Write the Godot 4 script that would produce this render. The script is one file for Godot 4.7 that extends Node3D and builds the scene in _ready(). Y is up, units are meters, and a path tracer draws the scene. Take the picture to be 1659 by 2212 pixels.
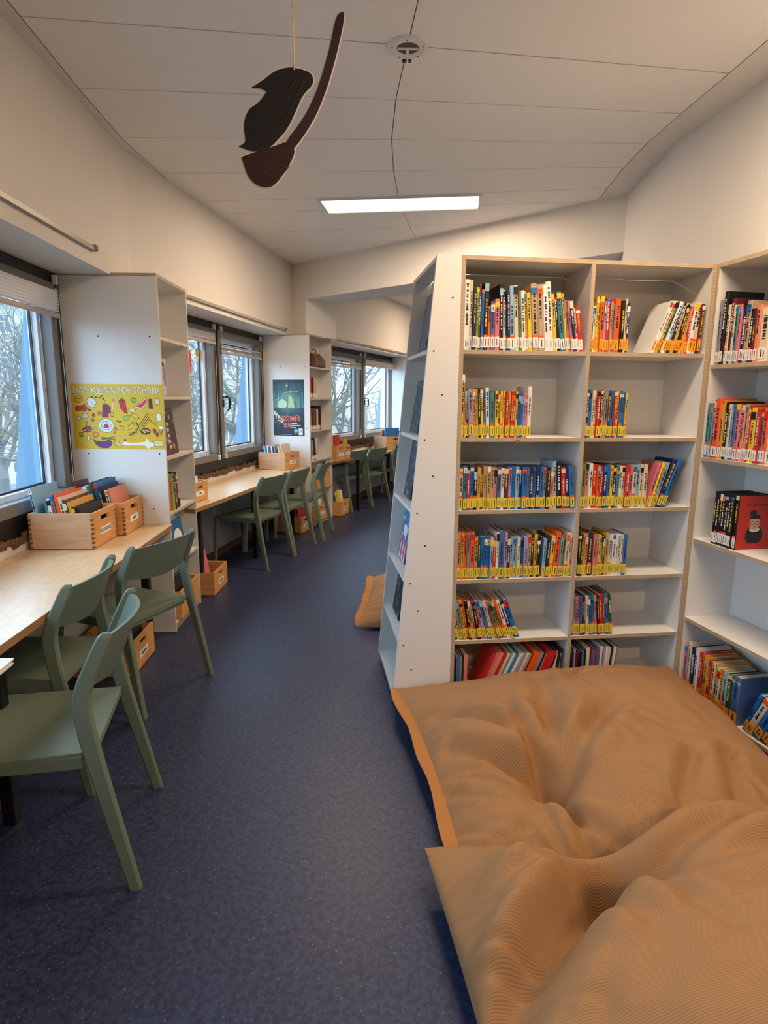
extends Node3D
# A reading room in a curved library wing: window bays with desks on one side, book shelves and floor cushions on the other.

const CAM_H := 1.5
const CEIL := 3.0
var M := {}
var rng := RandomNumberGenerator.new()
var mesh_cache := {}

# ------------------------------------------------------------------ materials
func mat(key: String, col: Color, rough := 0.6, metal := 0.0) -> StandardMaterial3D:
	if M.has(key):
		return M[key]
	var m := StandardMaterial3D.new()
	m.resource_name = key
	m.albedo_color = col
	m.roughness = rough
	m.metallic = metal
	M[key] = m
	return m

func noise_tex(freq: float, a: Color, b: Color, size := 256, octaves := 4, sd := 1, mid := 0.5) -> NoiseTexture2D:
	var n := FastNoiseLite.new()
	n.noise_type = FastNoiseLite.TYPE_SIMPLEX_SMOOTH
	n.frequency = freq
	n.fractal_octaves = octaves
	n.seed = sd
	var t := NoiseTexture2D.new()
	t.width = size
	t.height = size
	t.seamless = true
	t.noise = n
	var g := Gradient.new()
	g.set_color(0, a)
	g.set_color(1, b)
	g.add_point(mid, a.lerp(b, 0.5))
	t.color_ramp = g
	return t

func tri(m: StandardMaterial3D, tex: Texture2D, scale: Vector3) -> StandardMaterial3D:
	m.albedo_texture = tex
	m.uv1_triplanar = true
	m.uv1_scale = scale
	return m

func materials() -> void:
	mat("wall", Color(0.84, 0.815, 0.78), 0.9)
	mat("plaster", Color(0.865, 0.85, 0.825), 0.9)
	var t := noise_tex(0.15, Color(0.93, 0.93, 0.93), Color(1, 1, 1), 256, 3, 4)
	tri(mat("ceil_tile", Color(0.955, 0.945, 0.93), 0.9), t, Vector3(6, 6, 6))
	mat("ceil_gap", Color(0.46, 0.42, 0.38), 0.9)
	# linoleum: dark blue with lighter, greyish and brown flecks
	var im := Image.create(1024, 1024, false, Image.FORMAT_RGB8)
	var r := RandomNumberGenerator.new()
	r.seed = 77
	var n1 := FastNoiseLite.new()
	n1.seed = 5
	n1.frequency = 0.05
	n1.fractal_octaves = 3
	var n2 := FastNoiseLite.new()
	n2.seed = 9
	n2.frequency = 0.13
	for y in 1024:
		for x in 1024:
			var v := n1.get_noise_2d(x, y)
			var w := n2.get_noise_2d(x + 300, y)
			var c := Color(0.18, 0.22, 0.335)
			c = c.lerp(Color(0.13, 0.16, 0.255), clampf(v * 1.6 + 0.4, 0, 1))
			if w > 0.38:
				c = c.lerp(Color(0.29, 0.32, 0.46), clampf((w - 0.38) * 4, 0, 1))
			im.set_pixel(x, y, c)
	for i in 5200:
		var c2: Color = [Color(0.38, 0.41, 0.55), Color(0.50, 0.50, 0.55), Color(0.33, 0.26, 0.23), Color(0.29, 0.34, 0.52), Color(0.14, 0.14, 0.19)][r.randi() % 5]
		var px := r.randi() % 1016
		var py := r.randi() % 1016
		var k := 1 + r.randi() % 5
		for a in k:
			for b in 1 + r.randi() % 4:
				if r.randf() < 0.75:
					im.set_pixel(px + a, py + b, im.get_pixel(px + a, py + b).lerp(c2, 0.7))
	tri(mat("lino", Color(1, 1, 1), 0.42), ImageTexture.create_from_image(im), Vector3(0.72, 0.72, 0.72))
	M["lino"].metallic_specular = 0.45
	mat("white", Color(0.865, 0.855, 0.835), 0.5)
	mat("white_in", Color(0.885, 0.87, 0.845), 0.55)
	t = noise_tex(0.02, Color(0.80, 0.80, 0.80), Color(1, 1, 1), 256, 3, 8)
	tri(mat("ply_pale", Color(0.86, 0.80, 0.70), 0.6), t, Vector3(2, 60, 2))
	tri(mat("ply", Color(0.76, 0.665, 0.545), 0.6), t, Vector3(2, 60, 2))
	tri(mat("birch", Color(0.875, 0.755, 0.595), 0.34), noise_tex(0.02, Color(0.92, 0.90, 0.88), Color(1, 1, 1), 512, 5, 3), Vector3(1.1, 1.1, 2.4))
	tri(mat("desk_edge", Color(0.66, 0.50, 0.33), 0.6), t, Vector3(2, 60, 2))
	tri(mat("crate", Color(0.86, 0.64, 0.38), 0.5), noise_tex(0.012, Color(0.87, 0.84, 0.80), Color(1, 1, 1), 256, 4, 11), Vector3(1.0, 8, 1.0))
	tri(mat("crate_pale", Color(0.86, 0.72, 0.58), 0.5), noise_tex(0.012, Color(0.89, 0.86, 0.84), Color(1, 1, 1), 256, 4, 12), Vector3(1.0, 8, 1.0))
	mat("joint", Color(0.47, 0.30, 0.17), 0.7)
	mat("chair", Color(0.40, 0.455, 0.395), 0.5)
	mat("black", Color(0.022, 0.023, 0.026), 0.5)
	mat("sash", Color(0.44, 0.425, 0.41), 0.5)
	mat("bead", Color(0.82, 0.84, 0.86), 0.45)
	mat("dark_seal", Color(0.05, 0.07, 0.11), 0.5)
	mat("metal", Color(0.62, 0.61, 0.60), 0.35, 0.7)
	mat("dark_metal", Color(0.07, 0.07, 0.075), 0.4, 0.2)
	mat("rail", Color(0.60, 0.57, 0.53), 0.4, 0.3)
	mat("fin", Color(0.30, 0.46, 0.56), 0.55)
	var g := mat("glass", Color(0.80, 0.92, 0.97, 0.06), 0.02)
	g.transparency = BaseMaterial3D.TRANSPARENCY_ALPHA
	var p := mat("pleat", Color(0.90, 0.90, 0.90), 0.9)
	p.backlight_enabled = true
	p.backlight = Color(0.6, 0.6, 0.6)
	mat("blind_rail", Color(0.70, 0.64, 0.60), 0.5)
	tri(mat("rubble", Color(0.58, 0.47, 0.35), 0.95), noise_tex(0.05, Color(0.35, 0.28, 0.2), Color(1.0, 0.9, 0.75), 256, 5, 21), Vector3(7, 7, 7))
	mat("radiator", Color(0.50, 0.52, 0.54), 0.5)
	tri(mat("skirting", Color(0.36, 0.21, 0.13), 0.6), t, Vector3(1, 12, 1))
	# corduroy
	var ci := Image.create(64, 64, false, Image.FORMAT_RGB8)
	var hi := Image.create(64, 64, false, Image.FORMAT_RGB8)
	for y in 64:
		var q := 0.5 + 0.5 * cos(y / 64.0 * TAU * 4.0)
		q = pow(q, 0.6)
		for x in 64:
			var jit := r.randf() * 0.05
			var cc := 0.88 + 0.12 * q - jit
			ci.set_pixel(x, y, Color(cc, cc, cc * 0.98))
			hi.set_pixel(x, y, Color(q, q, q))
	var co := mat("corduroy", Color(0.645, 0.475, 0.315), 0.95)
	co.albedo_texture = ImageTexture.create_from_image(ci)
	co.heightmap_enabled = true
	co.heightmap_texture = ImageTexture.create_from_image(hi)
	co.heightmap_scale = 0.045
	co.rim_enabled = true
	co.rim = 0.25
	co.rim_tint = 0.8
	mat("seam", Color(0.66, 0.44, 0.22), 0.95)
	mat("pages", Color(0.85, 0.80, 0.71), 0.9)
	mat("st_white", Color(0.88, 0.87, 0.84), 0.6)
	mat("st_yellow", Color(0.86, 0.76, 0.22), 0.6)
	mat("st_orange", Color(0.95, 0.62, 0.10), 0.6)
	mat("st_red", Color(0.90, 0.33, 0.10), 0.6)
	mat("ink", Color(0.07, 0.07, 0.08), 0.7)
	mat("paper", Color(0.90, 0.89, 0.86), 0.8)
	mat("leather", Color(0.27, 0.13, 0.06), 0.45)
	mat("bark", Color(0.36, 0.34, 0.32), 0.9)
	mat("bark_moss", Color(0.42, 0.42, 0.33), 0.9)
	mat("broom_stick", Color(0.17, 0.06, 0.06), 0.6)
	mat("broom_hair", Color(0.17, 0.075, 0.06), 0.8)
	mat("cloak", Color(0.045, 0.02, 0.022), 0.7)
	mat("card", Color(0.88, 0.83, 0.76), 0.8)
	mat("cord", Color(0.83, 0.72, 0.48), 0.8)

# palette of book covers: letter -> [name, colour]
const PAL := {
	"W": ["white", Color(0.86, 0.85, 0.82)], "C": ["cream", Color(0.82, 0.76, 0.64)], "Y": ["yellow", Color(0.88, 0.72, 0.12)],
	"y": ["ochre yellow", Color(0.80, 0.60, 0.18)], "R": ["red", Color(0.74, 0.13, 0.10)], "O": ["orange", Color(0.88, 0.33, 0.08)],
	"B": ["blue", Color(0.10, 0.40, 0.68)], "N": ["navy", Color(0.09, 0.12, 0.28)], "K": ["black", Color(0.05, 0.05, 0.055)],
	"G": ["dark green", Color(0.07, 0.28, 0.18)], "g": ["lime green", Color(0.55, 0.68, 0.22)], "P": ["pink", Color(0.80, 0.42, 0.48)],
	"p": ["lilac", Color(0.62, 0.55, 0.68)], "T": ["teal", Color(0.20, 0.48, 0.54)], "t": ["pale blue", Color(0.52, 0.67, 0.76)],
	"E": ["grey", Color(0.50, 0.51, 0.53)], "M": ["brown", Color(0.38, 0.20, 0.12)], "c": ["beige", Color(0.68, 0.58, 0.46)],
	"m": ["maroon", Color(0.36, 0.08, 0.12)], "s": ["salmon", Color(0.84, 0.50, 0.38)], "b": ["slate blue", Color(0.28, 0.38, 0.55)],
	"o": ["olive green", Color(0.40, 0.45, 0.26)],
}

# ------------------------------------------------------------------ mesh helpers
func stn() -> SurfaceTool:
	var st := SurfaceTool.new()
	st.begin(Mesh.PRIMITIVE_TRIANGLES)
	return st

# corners counter-clockwise as seen from outside; uv in metres
func quad(st: SurfaceTool, a: Vector3, b: Vector3, c: Vector3, d: Vector3) -> void:
	var n := (b - a).cross(d - a)
	if n.length() < 1e-12:
		n = (c - b).cross(d - b)
	n = n.normalized()
	var w := (b - a).length()
	var h := (d - a).length()
	var uv := [Vector2(0, h), Vector2(w, h), Vector2(w, 0), Vector2(0, 0)]
	var p := [a, b, c, d]
	for i in [0, 2, 1, 0, 3, 2]:
		st.set_normal(n)
		st.set_uv(uv[i])
		st.add_vertex(p[i])

# a quad turned so that it faces away from the point ctr
func quad_out(st: SurfaceTool, a: Vector3, b: Vector3, c: Vector3, d: Vector3, ctr: Vector3) -> void:
	var n := (b - a).cross(c - a) + (c - a).cross(d - a)
	if n.dot((a + b + c + d) * 0.25 - ctr) >= 0:
		quad(st, a, b, c, d)
	else:
		quad(st, a, d, c, b)

func tri_out(st: SurfaceTool, a: Vector3, b: Vector3, c: Vector3, ctr: Vector3) -> void:
	var n := (b - a).cross(c - a)
	var p := [a, c, b]
	if n.dot((a + b + c) / 3.0 - ctr) < 0:
		p = [a, b, c]
		n = -n
	for q in p:
		st.set_normal(n.normalized())
		st.set_uv(Vector2(q.x, q.z))
		st.add_vertex(q)

func bx(st: SurfaceTool, c: Vector3, s: Vector3, b := Basis()) -> void:
	var h := s * 0.5
	var v: Array[Vector3] = []
	for i in 8:
		v.append(c + b * Vector3(h.x if i & 1 else -h.x, h.y if i & 2 else -h.y, h.z if i & 4 else -h.z))
	quad(st, v[4], v[5], v[7], v[6])
	quad(st, v[1], v[0], v[2], v[3])
	quad(st, v[5], v[1], v[3], v[7])
	quad(st, v[0], v[4], v[6], v[2])
	quad(st, v[6], v[7], v[3], v[2])
	quad(st, v[0], v[1], v[5], v[4])

# box with chamfered edges
func cbx(st: SurfaceTool, c: Vector3, s: Vector3, r: float, b := Basis()) -> void:
	var h := s * 0.5
	var P := {}
	for sx in [-1, 1]:
		for sy in [-1, 1]:
			for sz in [-1, 1]:
				P[[sx, sy, sz, 0]] = c + b * Vector3(sx * h.x, sy * (h.y - r), sz * (h.z - r))
				P[[sx, sy, sz, 1]] = c + b * Vector3(sx * (h.x - r), sy * h.y, sz * (h.z - r))
				P[[sx, sy, sz, 2]] = c + b * Vector3(sx * (h.x - r), sy * (h.y - r), sz * h.z)
				tri_out(st, P[[sx, sy, sz, 0]], P[[sx, sy, sz, 1]], P[[sx, sy, sz, 2]], c)
	for q in [-1, 1]:
		quad_out(st, P[[q, -1, -1, 0]], P[[q, 1, -1, 0]], P[[q, 1, 1, 0]], P[[q, -1, 1, 0]], c)
		quad_out(st, P[[-1, q, -1, 1]], P[[1, q, -1, 1]], P[[1, q, 1, 1]], P[[-1, q, 1, 1]], c)
		quad_out(st, P[[-1, -1, q, 2]], P[[1, -1, q, 2]], P[[1, 1, q, 2]], P[[-1, 1, q, 2]], c)
		for w in [-1, 1]:
			quad_out(st, P[[q, w, -1, 0]], P[[q, w, 1, 0]], P[[q, w, 1, 1]], P[[q, w, -1, 1]], c)
			quad_out(st, P[[q, -1, w, 0]], P[[q, 1, w, 0]], P[[q, 1, w, 2]], P[[q, -1, w, 2]], c)
			quad_out(st, P[[-1, q, w, 1]], P[[1, q, w, 1]], P[[1, q, w, 2]], P[[-1, q, w, 2]], c)

# vertical prism over a plan polygon (x, z)
func prism(st: SurfaceTool, poly: PackedVector2Array, y0: float, y1: float) -> void:
	var idx := Geometry2D.triangulate_polygon(poly)
	var ctr := Vector2.ZERO
	for p in poly:
		ctr += p / poly.size()
	for i in range(0, idx.size(), 3):
		for top in [true, false]:
			var y := y1 if top else y0
			var t := [Vector3(poly[idx[i]].x, y, poly[idx[i]].y), Vector3(poly[idx[i + 1]].x, y, poly[idx[i + 1]].y), Vector3(poly[idx[i + 2]].x, y, poly[idx[i + 2]].y)]
			tri_out(st, t[0], t[1], t[2], Vector3(t[0].x, (y0 + y1) * 0.5, t[0].z))
	var cw := Geometry2D.is_polygon_clockwise(poly)
	for i in poly.size():
		var a := poly[i]
		var b := poly[(i + 1) % poly.size()]
		var A0 := Vector3(a.x, y0, a.y)
		var B0 := Vector3(b.x, y0, b.y)
		var up := Vector3(0, y1 - y0, 0)
		var nn := (B0 - A0).cross(up)
		var side := A0 + (B0 - A0) * 0.5 - nn.normalized() * 0.001
		var inside := Geometry2D.is_point_in_polygon(Vector2(side.x, side.z), poly)
		if inside:
			quad(st, A0, B0, B0 + up, A0 + up)
		else:
			quad(st, B0, A0, A0 + up, B0 + up)

# extruded polygon in local (x, y), from z0 to z1
func extrude(st: SurfaceTool, poly: PackedVector2Array, z0: float, z1: float) -> void:
	var idx := Geometry2D.triangulate_polygon(poly)
	for i in range(0, idx.size(), 3):
		for z in [z0, z1]:
			var t := [Vector3(poly[idx[i]].x, poly[idx[i]].y, z), Vector3(poly[idx[i + 1]].x, poly[idx[i + 1]].y, z), Vector3(poly[idx[i + 2]].x, poly[idx[i + 2]].y, z)]
			tri_out(st, t[0], t[1], t[2], Vector3(t[0].x, t[0].y, (z0 + z1) * 0.5))
	for i in poly.size():
		var a := poly[i]
		var b := poly[(i + 1) % poly.size()]
		var m := (a + b) * 0.5
		var n := Vector2((b - a).y, -(b - a).x).normalized()
		var out := not Geometry2D.is_point_in_polygon(m + n * 0.0004, poly)
		if out:
			quad(st, Vector3(a.x, a.y, z1), Vector3(a.x, a.y, z0), Vector3(b.x, b.y, z0), Vector3(b.x, b.y, z1))
		else:
			quad(st, Vector3(a.x, a.y, z0), Vector3(a.x, a.y, z1), Vector3(b.x, b.y, z1), Vector3(b.x, b.y, z0))

# smooth tube along points
func tube(st: SurfaceTool, pts: Array, rad: Array, n := 8) -> void:
	var rings := []
	for i in pts.size():
		var d: Vector3 = (pts[mini(i + 1, pts.size() - 1)] - pts[maxi(i - 1, 0)]).normalized()
		var u := d.cross(Vector3(0.31, 0.2, 0.93) if absf(d.z) < 0.9 else Vector3(1, 0, 0)).normalized()
		var v := d.cross(u)
		var ring := []
		for k in n:
			var a := TAU * k / n
			ring.append([pts[i] + (u * cos(a) + v * sin(a)) * rad[mini(i, rad.size() - 1)], u * cos(a) + v * sin(a)])
		rings.append(ring)
	for i in pts.size() - 1:
		for k in n:
			var q := [rings[i][k], rings[i][(k + 1) % n], rings[i + 1][(k + 1) % n], rings[i + 1][k]]
			for j in [0, 2, 1, 0, 3, 2]:
				st.set_normal(q[j][1])
				st.set_uv(Vector2(k / float(n), i))
				st.add_vertex(q[j][0])
	for e in [0, pts.size() - 1]:
		for k in range(1, n - 1):
			tri_out(st, rings[e][0][0], rings[e][k][0], rings[e][k + 1][0], pts[1 if e == 0 else e - 1])

# column of horizontal chamfered rectangles: rows of [x, y, z, width x, depth z]
func column(st: SurfaceTool, rows: Array) -> void:
	var rings := []
	for r in rows:
		var c := Vector3(r[0], r[1], r[2])
		var hx: float = r[3] * 0.5
		var hz: float = r[4] * 0.5
		var k := minf(hx, hz) * 0.45
		var ring := []
		for o in [[hx, -hz + k], [hx, hz - k], [hx - k, hz], [-hx + k, hz], [-hx, hz - k], [-hx, -hz + k], [-hx + k, -hz], [hx - k, -hz]]:
			ring.append(c + Vector3(o[0], 0, o[1]))
		rings.append(ring)
	for i in rows.size() - 1:
		var ctr := (Vector3(rows[i][0], rows[i][1], rows[i][2]) + Vector3(rows[i + 1][0], rows[i + 1][1], rows[i + 1][2])) * 0.5
		for k in 8:
			quad_out(st, rings[i][k], rings[i][(k + 1) % 8], rings[i + 1][(k + 1) % 8], rings[i + 1][k], ctr)
	for e in [0, rows.size() - 1]:
		var o := Vector3(rows[1 if e == 0 else e - 1][0], rows[1 if e == 0 else e - 1][1], rows[1 if e == 0 else e - 1][2])
		for k in range(1, 7):
			tri_out(st, rings[e][0], rings[e][k], rings[e][k + 1], o)

# grid surface with thickness; f(u, v) -> Vector3 on the upper side, n(u,v) thickness direction is -dir
func sheet(nx: int, ny: int, f: Callable, thick: Vector3, uvs := Vector2(1, 1)) -> ArrayMesh:
	var st := stn()
	st.set_smooth_group(0)
	for layer in 2:
		for j in ny:
			for i in nx:
				var q := []
				for o in [[0, 0], [1, 0], [1, 1], [0, 1]]:
					var u: float = (i + o[0]) / float(nx)
					var v: float = (j + o[1]) / float(ny)
					q.append([f.call(u, v) - (thick if layer else Vector3.ZERO), Vector2(u, v) * uvs])
				for k in ([0, 1, 2, 0, 2, 3] if layer == 0 else [0, 2, 1, 0, 3, 2]):
					st.set_smooth_group(layer)
					st.set_uv(q[k][1])
					st.add_vertex(q[k][0])
	var border := []
	for i in nx:
		border.append([i / float(nx), 0.0, (i + 1) / float(nx), 0.0])
	for j in ny:
		border.append([1.0, j / float(ny), 1.0, (j + 1) / float(ny)])
	for i in nx:
		border.append([1.0 - i / float(nx), 1.0, 1.0 - (i + 1) / float(nx), 1.0])
	for j in ny:
		border.append([0.0, 1.0 - j / float(ny), 0.0, 1.0 - (j + 1) / float(ny)])
	for b in border:
		var a: Vector3 = f.call(b[0], b[1])
		var c: Vector3 = f.call(b[2], b[3])
		var q := [a, c, c - thick, a - thick]
		for k in [0, 2, 1, 0, 3, 2]:
			st.set_smooth_group(2)
			st.set_uv(Vector2(k, 0) * 0.01)
			st.add_vertex(q[k])
	st.generate_normals()
	return st.commit()

# ------------------------------------------------------------------ scene helpers
func put(parent: Node, called: String, mesh: Mesh, m: Material, at := Vector3.ZERO) -> MeshInstance3D:
	var o := MeshInstance3D.new()
	o.name = called
	o.mesh = mesh
	if m:
		o.material_override = m
	o.position = at
	parent.add_child(o, true)
	return o

func obj(called: String, st: SurfaceTool, m: Material, parent: Node = self) -> MeshInstance3D:
	return put(parent, called, st.commit(), m)

func thing(called: String, label: String, category: String, tr := Transform3D(), group := "") -> Node3D:
	var o := Node3D.new()
	o.name = called
	o.transform = tr
	tag(o, label, category, group)
	add_child(o, true)
	return o

func tag(o: Node, label: String, category: String, group := "") -> void:
	o.set_meta("label", label)
	o.set_meta("category", category)
	if group:
		o.set_meta("group", group)

func struct(o: Node, label := "", category := "") -> Node:
	o.set_meta("kind", "structure")
	if label:
		o.set_meta("label", label)
		o.set_meta("category", category)
	return o

# frame whose x axis runs along a plan direction, y up; z then points to the viewer's side
func frame(p: Vector2, d: Vector2, y := 0.0) -> Transform3D:
	d = d.normalized()
	return Transform3D(Basis(Vector3(d.x, 0, d.y), Vector3.UP, Vector3(-d.y, 0, d.x)), Vector3(p.x, y, p.y))

# board with white faces and plywood edges; thin axis 0 / 1 / 2
func board(parent: Node, called: String, c: Vector3, s: Vector3, thin: int, edge := "ply", face := "white") -> MeshInstance3D:
	var key := [s, thin, edge, face]
	if not mesh_cache.has(key):
		var a := stn()
		var b := stn()
		var h := s * 0.5
		var v: Array[Vector3] = []
		for i in 8:
			v.append(Vector3(h.x if i & 1 else -h.x, h.y if i & 2 else -h.y, h.z if i & 4 else -h.z))
		var f := [[[5, 1, 3, 7], [0, 4, 6, 2]], [[6, 7, 3, 2], [0, 1, 5, 4]], [[4, 5, 7, 6], [1, 0, 2, 3]]]
		for ax in 3:
			for q in f[ax]:
				quad(a if ax == thin else b, v[q[0]], v[q[1]], v[q[2]], v[q[3]])
		var m: ArrayMesh = a.commit()
		b.commit(m)
		m.surface_set_material(0, M[face])
		m.surface_set_material(1, M[edge])
		mesh_cache[key] = m
	return put(parent, called, mesh_cache[key], null, c)

func disc_mesh(r: float, d: float, n := 12) -> ArrayMesh:
	var key := ["disc", r, d, n]
	if not mesh_cache.has(key):
		var st := stn()
		var poly := PackedVector2Array()
		for k in n:
			poly.append(Vector2(cos(TAU * k / n), sin(TAU * k / n)) * r)
		extrude(st, poly, 0, d)
		mesh_cache[key] = st.commit()
	return mesh_cache[key]

func text_mesh(t: String, size: float, depth := 0.0008, fontname := "Droid Sans", bold := true) -> Mesh:
	var f := SystemFont.new()
	f.font_names = PackedStringArray([fontname])
	f.font_weight = 700 if bold else 400
	var m := TextMesh.new()
	m.text = t
	m.font = f
	m.font_size = 32
	m.pixel_size = size / 32.0
	m.depth = depth
	m.curve_step = 4.0
	return m

const ORD := ["first", "second", "third", "fourth", "fifth", "sixth", "seventh", "eighth", "ninth", "tenth", "eleventh", "twelfth", "thirteenth", "fourteenth", "fifteenth", "sixteenth", "seventeenth", "eighteenth", "nineteenth", "twentieth", "twenty-first", "twenty-second", "twenty-third", "twenty-fourth", "twenty-fifth", "twenty-sixth", "twenty-seventh", "twenty-eighth", "twenty-ninth", "thirtieth", "thirty-first", "thirty-second", "thirty-third", "thirty-fourth", "thirty-fifth", "thirty-sixth", "thirty-seventh", "thirty-eighth", "thirty-ninth", "fortieth"]

# ------------------------------------------------------------------ scene
func _ready() -> void:
	rng.seed = 4711
	# camera
	var cam := Camera3D.new()
	cam.name = "camera"
	add_child(cam)
	var pitch := 0.183
	var roll := 0.0075
	var fw := Vector3(0, -sin(pitch), -cos(pitch))
	var up := Vector3(0, cos(pitch), -sin(pitch))
	var rt := Vector3.RIGHT
	cam.transform = Transform3D(Basis(rt * cos(roll) + up * sin(roll), up * cos(roll) - rt * sin(roll), -fw), Vector3(0, CAM_H, 0))
	cam.fov = rad_to_deg(2.0 * atan(1106.0 / 1320.0))
	cam.current = true
	# overcast sky
	var we := WorldEnvironment.new()
	we.name = "environment"
	var env := Environment.new()
	env.background_mode = Environment.BG_SKY
	var sky := Sky.new()
	var sm := ProceduralSkyMaterial.new()
	sm.sky_top_color = Color(0.70, 0.86, 1.0)
	sm.sky_horizon_color = Color(0.72, 0.87, 1.0)
	sm.ground_horizon_color = Color(0.40, 0.43, 0.45)
	sm.ground_bottom_color = Color(0.30, 0.31, 0.32)
	sm.sky_energy_multiplier = 1.0
	sky.sky_material = sm
	env.sky = sky
	env.background_energy_multiplier = 9.0
	env.tonemap_mode = Environment.TONE_MAPPER_LINEAR
	env.tonemap_exposure = 1.06
	env.sdfgi_enabled = true
	env.ssao_enabled = true
	env.ssil_enabled = true
	we.environment = env
	add_child(we)
	materials()
	# ceiling lamps: the visible one, and its row continuing behind the viewer
	ceiling_lamp(Vector2(-0.512, -5.03), Vector2(0.693, -4.88), 0.33, "long glowing ceiling lamp panel between the ceiling tiles", 6.0)
	ceiling_lamp(Vector2(0.38, -1.84), Vector2(1.58, -1.98), 0.33, "ceiling lamp panel above the viewer, outside the picture", 4.7)
	ceiling_lamp(Vector2(0.60, 1.6), Vector2(1.80, 1.4), 0.33, "ceiling lamp panel far behind the viewer, outside the picture", 7.5)
	ceiling_lamp(Vector2(0.9, -9.6), Vector2(2.0, -9.2), 0.33, "ceiling lamp panel in the far room behind the bookcase", 6.0)
	shell()
	outside()
	cabinets()
	bookcases()
	desks()
	chairs()
	cushions()
	crates()
	wall_prints()
	hanging()
	small_things()
	heap_done()

func ceiling_lamp(a: Vector2, b: Vector2, w: float, label: String, energy: float) -> void:
	var l := (b - a).length()
	var tr := frame(a, b - a, CEIL)
	var o := thing("ceiling_lamp", label, "lamp", tr)
	var st := stn()
	for q in [[Vector3(l / 2, -0.004, w), Vector3(l + 0.02, 0.022, 0.012)], [Vector3(l / 2, -0.004, 0), Vector3(l + 0.02, 0.022, 0.012)], [Vector3(0, -0.004, w / 2), Vector3(0.012, 0.022, w)], [Vector3(l, -0.004, w / 2), Vector3(0.012, 0.022, w)]]:
		bx(st, q[0] - Vector3(0, 0, w), q[1])
	obj("frame", st, M["bead"], o)
	var gm := mat("lamp_glow", Color(1, 0.97, 0.9), 0.6)
	gm.emission_enabled = true
	gm.emission = Color(1.0, 0.93, 0.80)
	gm.emission_energy_multiplier = 1.7
	st = stn()
	bx(st, Vector3(l / 2, 0.0, -w / 2), Vector3(l - 0.012, 0.016, w - 0.012))
	obj("diffuser", st, gm, o)
	var al := AreaLight3D.new()
	al.name = "lamp_light"
	al.area_size = Vector2(l - 0.03, w - 0.03)
	al.light_energy = energy
	al.light_color = Color(1.0, 0.88, 0.75)
	al.area_range = 30.0
	al.shadow_enabled = true
	al.transform = Transform3D(Basis(Vector3.RIGHT, -PI / 2), Vector3(l / 2, -0.02, -w / 2))
	o.add_child(al)

# facade: window bays. Each bay frame starts at a wall-face corner, x runs away from the viewer, z into the room
const B1 := [Vector2(-1.625, -4.12), Vector2(-0.055, -1.0)]
const B2 := [Vector2(-1.625, -4.12), Vector2(0.165, -0.986)]
const B3 := [Vector2(-0.668, -7.85), Vector2(0.358, -0.934)]
const BEAM := [Vector2(-1.063, -7.36), Vector2(1.785, -4.87)]

func bp(b: Array, s: float, z: float) -> Vector2:
	var d: Vector2 = b[1].normalized()
	return b[0] + d * s + Vector2(-d.y, d.x) * z

func wall_piece(st: SurfaceTool, b: Array, s0: float, s1: float, y0: float, y1: float, z0: float, z1: float) -> void:
	prism(st, PackedVector2Array([bp(b, s0, z0), bp(b, s1, z0), bp(b, s1, z1), bp(b, s0, z1)]), y0, y1)

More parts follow.
